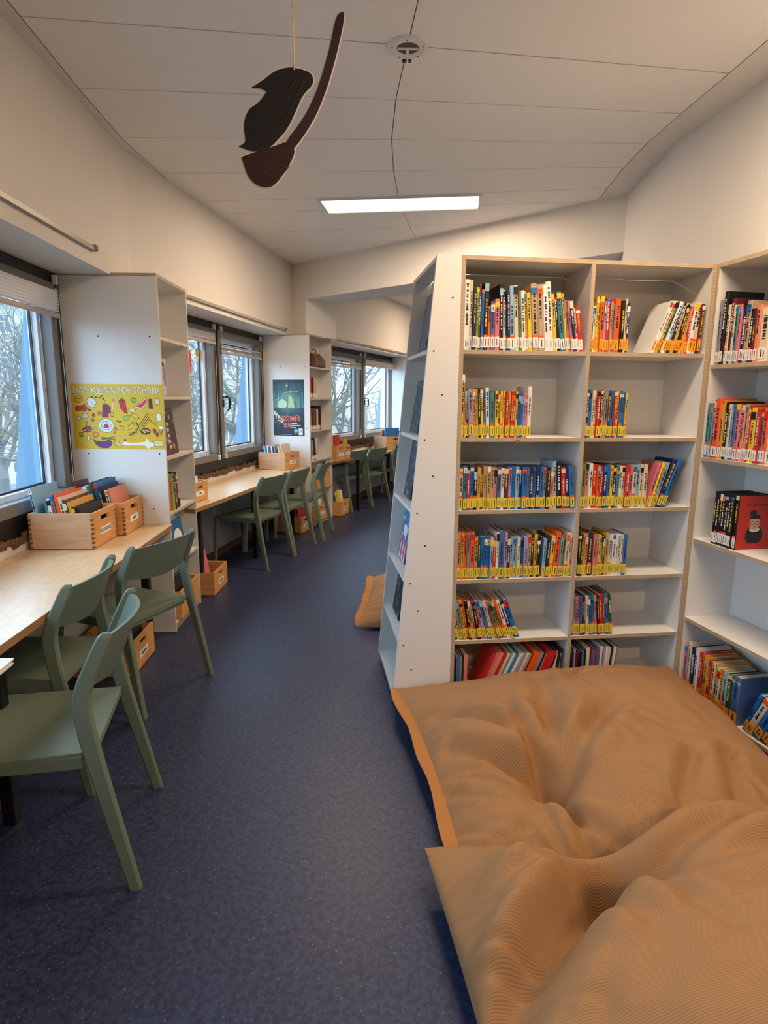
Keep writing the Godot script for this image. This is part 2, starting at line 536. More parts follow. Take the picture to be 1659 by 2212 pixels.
func shell() -> void:
	# floor
	var st := stn()
	prism(st, PackedVector2Array([Vector2(-2.4, 5.6), Vector2(5.2, 5.6), Vector2(5.2, -13.5), Vector2(0.6, -13.5), Vector2(-1.35, -8.2), Vector2(-2.2, -4.3)]), -0.25, 0.0)
	struct(obj("floor", st, M["lino"]), "dark blue speckled linoleum floor of the reading room", "floor")
	# window side walls, bay by bay
	var wins := [[B1, -9.0, -6.6, -0.02, -4.1], [B1, -2.8, -0.37, 0.0, 0.0], [B2, 0.66, 3.08, 0.0, 0.0], [B3, 0.25, 3.12, 0.0, 0.0]]
	st = stn()
	wall_piece(st, B1, -10, 0.03, 2.2, 3.15, -0.5, 0)
	wall_piece(st, B1, -10, 0.0, -0.2, 0.79, -0.5, -0.29)
	wall_piece(st, B1, -10, -6.0, 0.78, 2.2, -0.5, -0.345)
	wall_piece(st, B1, -3.4, -2.8, 0.845, 2.2, -0.5, -0.345)
	wall_piece(st, B1, -0.37, 0.1, 0.845, 2.2, -0.5, -0.345)
	struct(obj("wall_left", st, M["wall"]), "plain plaster wall above and below the nearest window bay", "wall")
	st = stn()
	wall_piece(st, B2, -0.03, 3.32, 2.2, 3.15, -0.5, 0)
	wall_piece(st, B2, 0.0, 3.5, -0.2, 0.79, -0.5, -0.29)
	wall_piece(st, B2, -0.1, 0.66, 0.845, 2.2, -0.5, -0.345)
	wall_piece(st, B2, 3.08, 3.6, 0.845, 2.2, -0.5, -0.345)
	struct(obj("wall_left", st, M["wall"]), "plaster wall around the second window, between the two shelf cabinets", "wall")
	st = stn()
	wall_piece(st, B3, -0.15, 6.0, 2.2, 3.15, -0.5, 0)
	wall_piece(st, B3, 0.0, 6.0, -0.2, 0.79, -0.5, -0.29)
	wall_piece(st, B3, -0.3, 0.25, 0.845, 2.2, -0.5, -0.345)
	wall_piece(st, B3, 3.12, 6.0, 0.845, 2.2, -0.5, -0.345)
	prism(st, PackedVector2Array([Vector2(-1.09, -7.40), Vector2(-0.80, -7.72), Vector2(-1.05, -8.15), Vector2(-1.62, -7.5)]), -0.2, 3.15)
	struct(obj("wall_left", st, M["wall"]), "plaster wall around the farthest window beyond the beam", "wall")
	# beam across the room, with its short pier on the window side
	st = stn()
	var bd: Vector2 = (BEAM[1] - BEAM[0]).normalized()
	var bk := Vector2(bd.y, -bd.x) * 0.47
	prism(st, PackedVector2Array([BEAM[0] - bd * 0.25, BEAM[1] + bd * 0.4, BEAM[1] + bd * 0.4 + bk, BEAM[0] - bd * 0.25 + bk]), 2.6, 3.15)
	prism(st, PackedVector2Array([BEAM[0] - bd * 0.2, BEAM[0] + bd * 0.212, BEAM[0] + bd * 0.212 + bk, BEAM[0] - bd * 0.2 + bk]), 2.2, 2.6)
	struct(obj("beam", st, M["plaster"]), "white plastered beam crossing the room under the ceiling", "beam")
	# right wall, end wall, back wall
	st = stn()
	var rw := [Vector2(3.30, 5.6), Vector2(1.80, -3.07), Vector2(1.715, -3.95), Vector2(1.785, -4.87), Vector2(2.9, -9.0), Vector2(3.6, -13.4)]
	for i in rw.size() - 1:
		var a: Vector2 = rw[i]
		var b: Vector2 = rw[i + 1]
		var n := Vector2(-(b - a).y, (b - a).x).normalized() * 0.25
		prism(st, PackedVector2Array([a, b, b + n, a + n]), -0.2, 3.15)
	struct(obj("wall_right", st, M["plaster"]), "pale plaster wall above the two bookcases", "wall")
	st = stn()
	prism(st, PackedVector2Array([Vector2(0.3, -13.2), Vector2(4.2, -13.2), Vector2(4.2, -13.5), Vector2(0.3, -13.5)]), -0.2, 3.15)
	struct(obj("wall_far", st, M["plaster"]), "far end wall of the room", "wall")
	st = stn()
	prism(st, PackedVector2Array([Vector2(-2.4, 5.3), Vector2(4.0, 5.3), Vector2(4.0, 5.6), Vector2(-2.4, 5.6)]), -0.2, 3.15)
	struct(obj("wall_back", st, M["wall"]), "wall behind the viewer", "wall")
	ceiling_tiles()
	# windows
	window_bay(1, B1, -2.8, -0.37, -1.60, [0.985, 0.985], false)
	window_bay(2, B2, 0.66, 3.08, 1.865, [0.93, 0.84], true)
	window_bay(3, B3, 0.25, 3.12, 1.65, [0.86, 0.93], true)
	window_bay(4, B1, -6.0, -3.4, -4.7, [0.97, 0.97], true)
	# rough unplastered strip below each frame, with the white ledge under it
	for b in [[B1, -6.0, -0.35, "nearest"], [B2, 0.3, 3.2, "second"], [B3, 0.1, 3.2, "farthest"]]:
		st = stn()
		var s: float = b[1]
		var k := 0
		while s < b[2]:
			var w := 0.012 + rng.randf() * 0.035
			var p := bp(b[0], s + w * 0.5, -0.285)
			var tr := frame(p, b[0][1])
			cbx(st, Vector3(p.x, 0.780 + rng.randf_range(-0.010, 0.010), p.y), Vector3(w + 0.010, 0.022 + rng.randf() * 0.035, 0.008 + rng.randf() * 0.022), 0.004, tr.basis * Basis(Vector3(0, 0, 1), rng.randf_range(-0.25, 0.25)))
			s += w
		var o := obj("trim_1", st, M["rubble"])
		struct(o, "rough unplastered brick strip below the %s window frame" % b[3], "trim")
	# slim aluminium rail along the lower edge of each upper wall
	for b in [[B1, -4.5, -0.63, 2.285, 2.245, "nearest"], [B2, 0.25, 2.98, 2.25, 2.25, "second"], [B3, -0.1, 3.02, 2.235, 2.24, "farthest"]]:
		var p0: Vector2 = bp(b[0], b[1], 0.012)
		var l: float = b[2] - b[1]
		var o := thing("picture_rail", "slim grey rail along the wall edge above the %s window" % b[5], "rail", frame(p0, b[0][1], b[3]))
		st = stn()
		bx(st, Vector3(l / 2, 0, 0), Vector3(l, 0.022, 0.022))
		obj("rail", st, M["rail"], o)
		st = stn()
		cbx(st, Vector3(l + 0.012, 0.004, 0.004), Vector3(0.03, 0.034, 0.034), 0.006)
		obj("end_cap", st, M["sash"], o)

func ceiling_tiles() -> void:
	var st := stn()
	prism(st, PackedVector2Array([Vector2(-2.4, 5.6), Vector2(5.2, 5.6), Vector2(5.2, -13.5), Vector2(0.4, -13.5), Vector2(-1.5, -8.0), Vector2(-2.2, -4.2)]), CEIL + 0.007, CEIL + 0.2)
	var root := obj("ceiling", st, M["ceil_gap"])
	struct(root, "suspended ceiling of long fanned plaster tiles", "ceiling")
	var k := 1.0345
	# seam ends at the window side, on the middle seam and at the wall side
	var L := [Vector2(-0.95, 3.2), Vector2(-1.05, 2.0), Vector2(-1.12, 1.4), Vector2(-1.17, 0.8), Vector2(-1.21, 0.2), Vector2(-1.25, -0.4), Vector2(-1.29, -1.0), Vector2(-1.33, -1.56), Vector2(-1.375, -2.12), Vector2(-1.424, -2.68), Vector2(-1.474, -3.237), Vector2(-1.509, -3.801), Vector2(-1.488, -4.366), Vector2(-1.45, -4.95), Vector2(-1.409, -5.26), Vector2(-1.328, -5.855), Vector2(-1.209, -6.421), Vector2(-1.03, -7.0), Vector2(-0.9, -7.5)]
	var R := [Vector2(2.45, 0.3), Vector2(2.25, -0.1), Vector2(2.1, -0.45), Vector2(1.98, -0.8), Vector2(1.88, -1.15), Vector2(1.78, -1.5), Vector2(1.70, -1.85), Vector2(1.63, -2.2), Vector2(1.56, -2.55), Vector2(1.533, -3.06), Vector2(1.505, -3.454), Vector2(1.487, -3.829), Vector2(1.497, -4.19), Vector2(1.53, -4.585), Vector2(1.56, -4.86), Vector2(1.6, -5.3), Vector2(1.7, -5.7), Vector2(1.8, -6.0), Vector2(1.9, -6.4)]
	var C := [Vector2(0.75, 1.7), Vector2(0.6, 0.9), Vector2(0.5, 0.4), Vector2(0.42, -0.1), Vector2(0.35, -0.6), Vector2(0.28, -1.05), Vector2(0.22, -1.5), Vector2(0.17, -1.95), Vector2(0.125, -2.42), Vector2(0.085, -2.86), Vector2(0.043, -3.33), Vector2(0.027, -3.80), Vector2(0.045, -4.29), Vector2(0.085, -4.78), Vector2(0.12, -5.07), Vector2(0.2, -5.58), Vector2(0.28, -6.0), Vector2(0.4, -6.5), Vector2(0.5, -6.9)]
	var bd: Vector2 = (BEAM[1] - BEAM[0]).normalized()
	var far := Vector2(bd.y, -bd.x)
	if far.y > 0:
		far = -far
	var clip := PackedVector2Array([BEAM[0] - bd * 3 + far * 0.1, BEAM[1] + bd * 3 + far * 0.1, BEAM[1] + bd * 3 - far * 14.0, BEAM[0] - bd * 3 - far * 14.0])
	for side in 2:
		for i in L.size() - 1:
			var a: Vector2 = (L[i] if side == 0 else C[i]) * k
			var b: Vector2 = (C[i] if side == 0 else R[i]) * k
			var c: Vector2 = (C[i + 1] if side == 0 else R[i + 1]) * k
			var d: Vector2 = (L[i + 1] if side == 0 else C[i + 1]) * k
			var e := (b - a).normalized() * 0.0024
			var f := Vector2(0, -0.004)
			var e0 := e if side == 1 else Vector2.ZERO
			var e1 := e if side == 0 else Vector2.ZERO
			var quadp := PackedVector2Array([a + e0 + f, b - e1 + f, c - e1 - f, d + e0 - f])
			for poly in Geometry2D.intersect_polygons(quadp, clip):
				# leave the lamp openings free
				var bits := [poly]
				for lamp in [[Vector2(-0.512, -5.03), Vector2(0.693, -4.88)], [Vector2(0.38, -1.84), Vector2(1.58, -1.98)], [Vector2(0.60, 1.6), Vector2(1.80, 1.4)]]:
					var ld: Vector2 = (lamp[1] - lamp[0]).normalized()
					var ln := Vector2(ld.y, -ld.x) * 0.33
					var hole := PackedVector2Array([lamp[0], lamp[1], lamp[1] + ln, lamp[0] + ln])
					var nxt := []
					for q in bits:
						for w in Geometry2D.clip_polygons(q, hole):
							if not (Geometry2D.is_polygon_clockwise(w) != Geometry2D.is_polygon_clockwise(q)):
								nxt.append(w)
					bits = nxt
				for q in bits:
					var s2 := stn()
					prism(s2, q, CEIL, CEIL + 0.009)
					obj("ceiling_tile", s2, M["ceil_tile"], root)
	# smooth plaster margins beside the tiles, and the flat ceiling past the beam
	for side in 2:
		var seq: Array = L if side == 0 else R
		st = stn()
		for i in seq.size() - 1:
			var o := Vector2(-1.0, 0) if side == 0 else Vector2(1.4, 0)
			var a2: Vector2 = seq[i] * k + Vector2(-0.006 if side == 0 else 0.006, 0)
			var b2: Vector2 = seq[i + 1] * k + Vector2(-0.006 if side == 0 else 0.006, 0)
			prism(st, PackedVector2Array([a2, b2, b2 + o, a2 + o]), CEIL - 0.001, CEIL + 0.02)
		obj("plaster_margin", st, M["plaster"], root)
	st = stn()
	var o2 := far * 0.3
	prism(st, PackedVector2Array([BEAM[0] + o2 - bd * 0.5, BEAM[1] + o2 + bd * 2.5, Vector2(4.5, -13.4), Vector2(0.4, -13.4), Vector2(-1.2, -8.2)]), CEIL - 0.001, CEIL + 0.02)
	obj("far_ceiling", st, M["plaster"], root)

# one window: black outer frame, two grey sashes with panes, handles, hinges; its pleated blinds are things of their own
func window_bay(num: int, b: Array, s0: float, s1: float, mid: float, blind: Array, both: bool) -> void:
	var w := s1 - s0
	var root := Node3D.new()
	root.name = "window_%d" % num
	root.transform = frame(bp(b, s0, -0.35), b[1], 0.845)
	add_child(root)
	struct(root, ["", "nearest window, with the yellow poster cabinet at its end", "second window, with paper decorations on its pane", "farthest window, in front of dense branches", "window behind the viewer"][num], "window")
	var H := 1.35
	var m := mid - s0
	var st := stn()
	for q in [[Vector3(w / 2, H - 0.032, 0), Vector3(w, 0.064, 0.09)], [Vector3(w / 2, 0.0, 0), Vector3(w, 0.12, 0.10)], [Vector3(0.03, H / 2, 0), Vector3(0.06, H, 0.09)], [Vector3(w - 0.038, H / 2, 0), Vector3(0.076, H, 0.10)], [Vector3(m, H / 2, 0), Vector3(0.13, H, 0.08)]]:
		cbx(st, q[0], q[1], 0.004)
	obj("frame", st, M["black"], root)
	var fw := 0.066
	for leaf in 2:
		var x0 := 0.05 if leaf == 0 else m + 0.052
		var x1 := m - 0.052 if leaf == 0 else w - 0.066
		var y0 := 0.055
		var y1 := H - 0.058
		var sash := stn()
		for q in [[x0, x1, y0, y0 + fw], [x0, x1, y1 - fw, y1], [x0, x0 + fw, y0 + fw, y1 - fw], [x1 - fw, x1, y0 + fw, y1 - fw]]:
			cbx(sash, Vector3((q[0] + q[1]) / 2, (q[2] + q[3]) / 2, 0.02), Vector3(q[1] - q[0], q[3] - q[2], 0.07), 0.004)
		var so := obj("sash", sash, M["sash"], root)
		var bead := stn()
		var seal := stn()
		var g := 0.03
		for q in [[x0 + fw, x1 - fw, y0 + fw, y0 + fw + g], [x0 + fw, x1 - fw, y1 - fw - g, y1 - fw], [x0 + fw, x0 + fw + g, y0 + fw, y1 - fw], [x1 - fw - g, x1 - fw, y0 + fw, y1 - fw]]:
			bx(bead, Vector3((q[0] + q[1]) / 2, (q[2] + q[3]) / 2, -0.03), Vector3(q[1] - q[0], q[3] - q[2], 0.03))
		for q in [[x0 + fw + g, x1 - fw - g, y0 + fw + g, y0 + fw + g + 0.012], [x0 + fw + g, x1 - fw - g, y1 - fw - g - 0.012, y1 - fw - g], [x0 + fw + g, x0 + fw + g + 0.012, y0 + fw, y1 - fw], [x1 - fw - g - 0.012, x1 - fw - g, y0 + fw, y1 - fw]]:
			bx(seal, Vector3((q[0] + q[1]) / 2, (q[2] + q[3]) / 2, -0.052), Vector3(q[1] - q[0], q[3] - q[2], 0.012))
		obj("glazing_bead", bead, M["bead"], so)
		obj("seal", seal, M["dark_seal"], so)
		st = stn()
		bx(st, Vector3((x0 + x1) / 2, (y0 + y1) / 2, -0.058), Vector3(x1 - x0 - 2 * fw, y1 - y0 - 2 * fw, 0.006))
		obj("pane", st, M["glass"], so)
		# hinges, and the handle of each leaf at its opening side
		st = stn()
		var hx := x1 + 0.006 if leaf == 1 else x1 + 0.008
		for hy in [y0 + 0.10, y1 - 0.07]:
			cbx(st, Vector3(hx, hy, 0.055), Vector3(0.014, 0.09, 0.016), 0.004)
		obj("hinge", st, M["metal"], so)
		if num > 1:
			st = stn()
			var hxx := x0 + 0.045
			cbx(st, Vector3(hxx, 0.60, 0.06), Vector3(0.028, 0.07, 0.014), 0.004)
			tube(st, [Vector3(hxx, 0.66, 0.066), Vector3(hxx, 0.665, 0.10), Vector3(hxx + 0.018, 0.655, 0.115), Vector3(hxx + 0.022, 0.60, 0.117), Vector3(hxx + 0.02, 0.55, 0.112), Vector3(hxx + 0.008, 0.535, 0.095)], [0.010, 0.010, 0.010, 0.010, 0.009, 0.008])
			obj("handle", st, M["black"], so)
		# pleated blind hanging at the top of the leaf
		var top := y1 - fw + 0.02
		var drop: float = 0.10 if blind[leaf] > 0.9 else (0.16 if blind[leaf] > 0.85 else 0.17)
		if num == 1:
			drop = 0.15
		var bl := thing("pleated_blind", "white pleated blind at the top of the %s window's %s pane" % [["", "nearest", "second", "farthest", "hindmost"][num], ["nearer", "farther"][leaf]], "blind", Transform3D(root.transform.basis, root.transform * Vector3((x0 + x1) / 2, top, 0.075)), "pleated window blinds")
		var bw := x1 - x0 - 0.06
		var gap := num == 3 and leaf == 0 or num == 2 and leaf == 1
		st = stn()
		var n := 7
		var yy0 := 0.0
		var hgt := drop - 0.03
		if gap:
			yy0 = -(drop - 0.06)
			hgt = 0.03
		for i in n:
			var a := yy0 - hgt * i / n
			var c := yy0 - hgt * (i + 1) / n
			var h := (a + c) / 2
			for dir in [1, -1]:
				var z: float = 0.011 * dir
				var A := [Vector3(-bw / 2, a, 0), Vector3(bw / 2, a, 0), Vector3(bw / 2, h, z), Vector3(-bw / 2, h, z), Vector3(bw / 2, c, 0), Vector3(-bw / 2, c, 0)]
				quad_out(st, A[0], A[1], A[2], A[3], Vector3(0, h, 0))
				quad_out(st, A[3], A[2], A[4], A[5], Vector3(0, h, 0))
		obj("pleats", st, M["pleat"], bl)
		st = stn()
		cbx(st, Vector3(0, -drop + 0.012, 0), Vector3(bw + 0.01, 0.026, 0.024), 0.004)
		obj("bottom_rail", st, M["blind_rail"], bl)
		if gap:
			st = stn()
			cbx(st, Vector3(0, -drop + 0.075, 0), Vector3(bw + 0.01, 0.016, 0.022), 0.004)
			obj("top_rail", st, M["blind_rail"], bl)
		for sx in [-1, 1]:
			st = stn()
			cbx(st, Vector3(sx * (bw / 2 + 0.006), 0.06, -0.004), Vector3(0.018, 0.05, 0.03), 0.003)
			tube(st, [Vector3(sx * (bw / 2 + 0.006), 0.05, 0.006), Vector3(sx * (bw / 2 + 0.006), -(y1 - y0 - fw) + 0.03, 0.006)], [0.0016], 5)
			cbx(st, Vector3(sx * (bw / 2 + 0.006), -(y1 - y0 - fw) + 0.01, -0.002), Vector3(0.02, 0.05, 0.03), 0.004)
			obj("tension_cord", st, M["bead"], bl)

# ------------------------------------------------------------------ beyond the windows
func outside() -> void:
	var st := stn()
	prism(st, PackedVector2Array([Vector2(-140, 30), Vector2(40, 30), Vector2(40, -160), Vector2(-140, -160)]), -8.4, -8.0)
	struct(obj("ground", st, mat("ground", Color(0.42, 0.42, 0.42), 0.9)), "street level far below the windows", "ground")
	# facade fins standing out between the windows
	var spots := [[B1, -0.30, "nearest"], [B2, 3.14, "second"], [B3, 3.18, "farthest"], [B1, -3.1, "hindmost"]]
	for sp in spots:
		var tr := frame(bp(sp[0], sp[1], -0.40), sp[0][1])
		var o := thing("facade_fin", "blue grey tapering facade fin outside the %s window" % sp[2], "facade fin", tr, "facade fins between the windows")
		st = stn()
		var P := [Vector3(0.06, 2.52, -0.10), Vector3(0.06, 2.50, -0.11), Vector3(0.06, 0.70, -0.36), Vector3(0.06, 0.70, -0.10)]
		var Q := []
		for p in P:
			Q.append(p + Vector3(0.05, 0, 0))
		var ctr := Vector3(0.085, 1.4, -0.15)
		quad_out(st, P[0], P[1], P[2], P[3], ctr)
		quad_out(st, Q[0], Q[1], Q[2], Q[3], ctr)
		for i in 4:
			quad_out(st, P[i], P[(i + 1) % 4], Q[(i + 1) % 4], Q[i], ctr)
		obj("blade", st, M["fin"], o)
		st = stn()
		bx(st, Vector3(-0.55, 0.79, -0.18), Vector3(1.3, 0.03, 0.16))
		obj("outer_sill", st, M["fin"], o)
	house(Vector3(-78, -8, -78), 0.10, 42.0, 17.6, Color(0.50, 0.40, 0.37), Color(0.62, 0.74, 0.80), 3.45, 2.35, "brick apartment house with arched white windows and slate roof", 5)
	house(Vector3(-27, -8, -66), -0.05, 34.0, 19.5, Color(0.72, 0.69, 0.62), Color(0.55, 0.60, 0.62), 3.7, 2.6, "pale plastered apartment house behind the bare trees", 5)
	house(Vector3(-46, -8, -96), 0.05, 30.0, 17.0, Color(0.62, 0.60, 0.57), Color(0.5, 0.56, 0.6), 3.5, 2.5, "grey apartment house between the brick house and the pale house", 5)
	var tm := "bare winter tree %s"
	bare_tree(Vector3(-19.5, -8, -31), 15.5, 11, M["bark"], tm % "in front of the brick house", 4)
	bare_tree(Vector3(-23.5, -8, -34), 12.0, 12, M["bark_moss"], tm % "with low mossy crown before the brick house", 5)
	bare_tree(Vector3(-6.6, -8, -17.5), 11.5, 13, M["bark"], tm % "close outside the second window", 7)
	bare_tree(Vector3(-10.5, -8, -23), 12.5, 14, M["bark"], tm % "farther out beyond the second window", 6)
	bare_tree(Vector3(-3.0, -8, -21), 14.0, 15, M["bark_moss"], tm % "with mossy limbs outside the farthest window", 7)
	bare_tree(Vector3(-0.9, -8, -25), 13.5, 16, M["bark"], tm % "behind the mossy tree at the farthest window", 7)
	bare_tree(Vector3(-6.0, -8, -33), 14.5, 18, M["bark"], tm % "far out between the two farther windows", 6)

func house(at: Vector3, yaw: float, w: float, h: float, wallc: Color, roofc: Color, fl: float, col: float, label: String, floors: int) -> void:
	var o := thing("apartment_house", label, "building", Transform3D(Basis(Vector3.UP, yaw), at))
	var wm := mat("house_" + label, wallc, 0.9)
	tri(wm, noise_tex(0.2, Color(0.82, 0.80, 0.80), Color(1, 1, 1), 128, 3, 31), Vector3(0.4, 0.4, 0.4))
	var st := stn()
	bx(st, Vector3(0, h / 2, -6), Vector3(w, h, 12))
	obj("wall", st, wm, o)
	st = stn()
	bx(st, Vector3(0, h - 0.2, 0.2), Vector3(w + 0.6, 0.4, 0.8))
	for f in floors - 1:
		bx(st, Vector3(0, 1.2 + fl * (f + 1) - 0.75, 0.06), Vector3(w, 0.18, 0.16))
	obj("cornice", st, mat("stone_trim", Color(0.70, 0.68, 0.66), 0.8), o)
	st = stn()
	extrude(st, PackedVector2Array([Vector2(-w / 2 - 0.3, h), Vector2(w / 2 + 0.3, h), Vector2(w / 2 - 2.0, h + 4.2), Vector2(-w / 2 + 2.0, h + 4.2)]), -11.5, 0.1)
	obj("roof", st, mat("roof_" + label, roofc, 0.7), o)
	# one window unit shared by all: arched stone surround, white frame and pane
	var fr := stn()
	for q in [[Vector3(0, 0.95, 0.05), Vector3(0.09, 1.9, 0.08)], [Vector3(0, 1.2, 0.05), Vector3(1.2, 0.09, 0.08)], [Vector3(-0.58, 0.95, 0.05), Vector3(0.08, 1.9, 0.08)], [Vector3(0.58, 0.95, 0.05), Vector3(0.08, 1.9, 0.08)], [Vector3(0, 0.02, 0.05), Vector3(1.3, 0.12, 0.14)], [Vector3(0, 1.88, 0.05), Vector3(1.2, 0.09, 0.08)]]:
		bx(fr, q[0], q[1])
	var frm := fr.commit()
	var pn := stn()
	var arch := PackedVector2Array([Vector2(-0.58, 0), Vector2(0.58, 0), Vector2(0.58, 1.8)])
	for k in 7:
		var a := PI * (k + 1) / 8.0
		arch.append(Vector2(cos(a) * 0.58, 1.8 + sin(a) * 0.22))
	arch.append(Vector2(-0.58, 1.8))
	extrude(pn, arch, 0.0, 0.03)
	var pnm := pn.commit()
	var n := int(w / col)
	for f in floors:
		for i in n:
			var p := Vector3((i - (n - 1) / 2.0) * col, 1.2 + fl * f, 0.0)
			var wd := put(o, "window", pnm, mat("far_pane", Color(0.26, 0.32, 0.36), 0.25), p)
			put(wd, "frame", frm, mat("far_frame", Color(0.86, 0.87, 0.86), 0.6))
	for i in int(w / 5.0):
		var dm := put(o, "dormer", null, null)
		st = stn()
		bx(st, Vector3((i + 0.5) * 5.0 - w / 2, h + 1.5, -0.3), Vector3(1.3, 1.5, 1.4))
		dm.mesh = st.commit()
		dm.material_override = mat("roof_" + label, roofc, 0.7)

func bare_tree(at: Vector3, h: float, sd: int, m: Material, label: String, depth: int) -> void:
	var o := thing("bare_tree", label, "tree", Transform3D(Basis(), at))
	var r := RandomNumberGenerator.new()
	r.seed = sd
	var tr := stn()
	var br := stn()
	var tw := stn()
	var fork := h * 0.42
	tube(tr, [Vector3.ZERO, Vector3(0.1, fork * 0.5, 0.05), Vector3(0.05, fork, 0)], [h * 0.022, h * 0.018, h * 0.015], 9)
	obj("trunk", tr, m, o)
	for i in 6:
		var a := TAU * i / 6.0 + r.randf() * 0.6
		grow(br, tw, r, Vector3(0.05, fork * (0.86 + 0.04 * i), 0), Vector3(cos(a) * 0.8, 0.85 + r.randf() * 0.6, sin(a) * 0.8).normalized(), h * 0.23, h * 0.009, depth)
	obj("branch", br, m, o)
	var t := obj("twigs", tw, m, o)
	t.set_meta("kind", "stuff")

func grow(br: SurfaceTool, tw: SurfaceTool, r: RandomNumberGenerator, p: Vector3, d: Vector3, l: float, rad: float, depth: int) -> void:
	var q := p + d * l * 0.5 + Vector3(r.randf_range(-1, 1), r.randf_range(-0.4, 1), r.randf_range(-1, 1)) * l * 0.10
	var e := q + (d + Vector3(r.randf_range(-1, 1), r.randf_range(-0.3, 0.8), r.randf_range(-1, 1)) * 0.35).normalized() * l * 0.5
	tube(br if depth > 3 else tw, [p, q, e], [rad, rad * 0.8, rad * 0.62], 6 if depth > 4 else (4 if depth > 2 else 3))
	if depth <= 1:
		return
	for i in 2 + (1 if r.randf() < 0.75 else 0):
		var dd := (d + Vector3(r.randf_range(-1, 1), r.randf_range(-0.65, 0.9), r.randf_range(-1, 1)) * 0.85).normalized()
		grow(br, tw, r, q if i == 2 else e, dd, l * r.randf_range(0.58, 0.82), rad * 0.60, depth - 1)

# ------------------------------------------------------------------ books
func book_parts() -> Dictionary:
	if mesh_cache.has("book"):
		return mesh_cache["book"]
	var d := {}
	var st := stn()
	prism(st, PackedVector2Array([Vector2(0, -1), Vector2(0, -0.02), Vector2(0.14, 0), Vector2(0.86, 0), Vector2(1, -0.02), Vector2(1, -1), Vector2(0.9, -1), Vector2(0.9, -0.03), Vector2(0.1, -0.03), Vector2(0.1, -1)]), 0, 1)
	d.cover = st.commit()
	st = stn()
	bx(st, Vector3(0.5, 0.497, -0.505), Vector3(0.8, 0.955, 0.95))
	d.pages = st.commit()
	for k in ["st_white", "st_yellow", "st_orange"]:
		for v in 3:
			var a := stn()
			var b := stn()
			var c := stn()
			bx(a, Vector3(0.5, 0.027, 0.0005), Vector3(0.9, 0.046, 0.001))
			if v != 2:
				bx(b, Vector3(0.52, 0.026, 0.0009), Vector3(0.16, 0.032, 0.0008))
			else:
				bx(b, Vector3(0.40, 0.026, 0.0009), Vector3(0.12, 0.03, 0.0008))
				bx(b, Vector3(0.66, 0.022, 0.0009), Vector3(0.1, 0.022, 0.0008))
			if v == 1:
				bx(c, Vector3(0.5, 0.055, 0.0005), Vector3(0.9, 0.010, 0.001))
			var m: ArrayMesh = a.commit()
			b.commit(m)
			m.surface_set_material(0, M[k])
			m.surface_set_material(1, M["ink"])
			if v == 1:
				c.commit(m)
				m.surface_set_material(2, M["st_red"])
			d[k + str(v)] = m
	for v in 5:
		st = stn()
		var y := 0.0
		var r := RandomNumberGenerator.new()
		r.seed = 90 + v
		while y < 0.97:
			var l := r.randf_range(0.02, 0.07)
			var wd := r.randf_range(0.26, 0.42)
			bx(st, Vector3(0.5, y + l / 2, 0.0004), Vector3(wd, l * 0.86, 0.0008))
			y += l + (0.006 if r.randf() < 0.7 else 0.05)
		d["title" + str(v)] = st.commit()
	st = stn()
	bx(st, Vector3(0.5, 0.5, 0.0004), Vector3(0.98, 1, 0.0008))
	d.band = st.commit()
	mesh_cache["book"] = d
	return d

func cover_mat(l: String) -> StandardMaterial3D:
	var m := mat("cover_" + l, PAL[l][1], 0.45)
	return m

func make_book(tr: Transform3D, w: float, h: float, d: float, l: String, sticker: String, label: String, group: String, detail := true) -> Node3D:
	var p := book_parts()
	var o := thing("book", label, "book", tr, group)
	put(o, "cover", p.cover, cover_mat(l)).scale = Vector3(w, h, d)
	put(o, "pages", p.pages, M["pages"]).scale = Vector3(w, h, d)
	if not detail:
		return o
	if sticker != "":
		put(o, "spine_label", p[sticker + str(rng.randi() % 3)], null, Vector3(0, 0.004 + rng.randf() * 0.006, 0.0002)).scale = Vector3(w, 1, 1)
	var light: bool = (PAL[l][1] as Color).get_luminance() > 0.33
	var ink: String = "N" if light and rng.randf() < 0.6 else ("K" if light else ("W" if rng.randf() < 0.6 else "Y"))
	var t0 := 0.075 if sticker != "" else 0.03
	var th := (h - t0 - 0.02) * rng.randf_range(0.55, 0.95)
	put(o, "spine_title", p["title" + str(rng.randi() % 5)], cover_mat(ink), Vector3(0, t0 + rng.randf() * (h - t0 - 0.012 - th), 0.0002)).scale = Vector3(w, th, 1)
	if rng.randf() < 0.55:
		var bc: String = ["W", "Y", "R", "K", "t", "O", "C", "B"][rng.randi() % 8]
		if bc != l:
			var bh := rng.randf_range(0.012, 0.035)
			put(o, "spine_band", p.band, cover_mat(bc), Vector3(0, h - bh - rng.randf_range(0.0, 0.02), 0.0001)).scale = Vector3(w, bh, 1)
	return o

# the books past the 300 that show largest: joined into one object, one surface per colour
var heap := {}

func heap_book(tr: Transform3D, w: float, h: float, d: float, l: String, sticker: String) -> void:
	for k in [l, "pages", sticker]:
		if k != "" and not heap.has(k):
			heap[k] = stn()
	for q in [[Vector3(w * 0.05, h / 2, -d / 2), Vector3(w * 0.1, h, d)], [Vector3(w * 0.95, h / 2, -d / 2), Vector3(w * 0.1, h, d)], [Vector3(w * 0.5, h / 2, -0.0015), Vector3(w * 0.9, h, 0.003)]]:
		bx(heap[l], tr * q[0], q[1], tr.basis)
	bx(heap["pages"], tr * Vector3(w / 2, h * 0.49, -d / 2 - 0.002), Vector3(w * 0.8, h * 0.96, d * 0.95), tr.basis)
	if sticker != "":
		bx(heap[sticker], tr * Vector3(w / 2, 0.03, 0.0004), Vector3(w * 0.9, 0.045, 0.001), tr.basis)

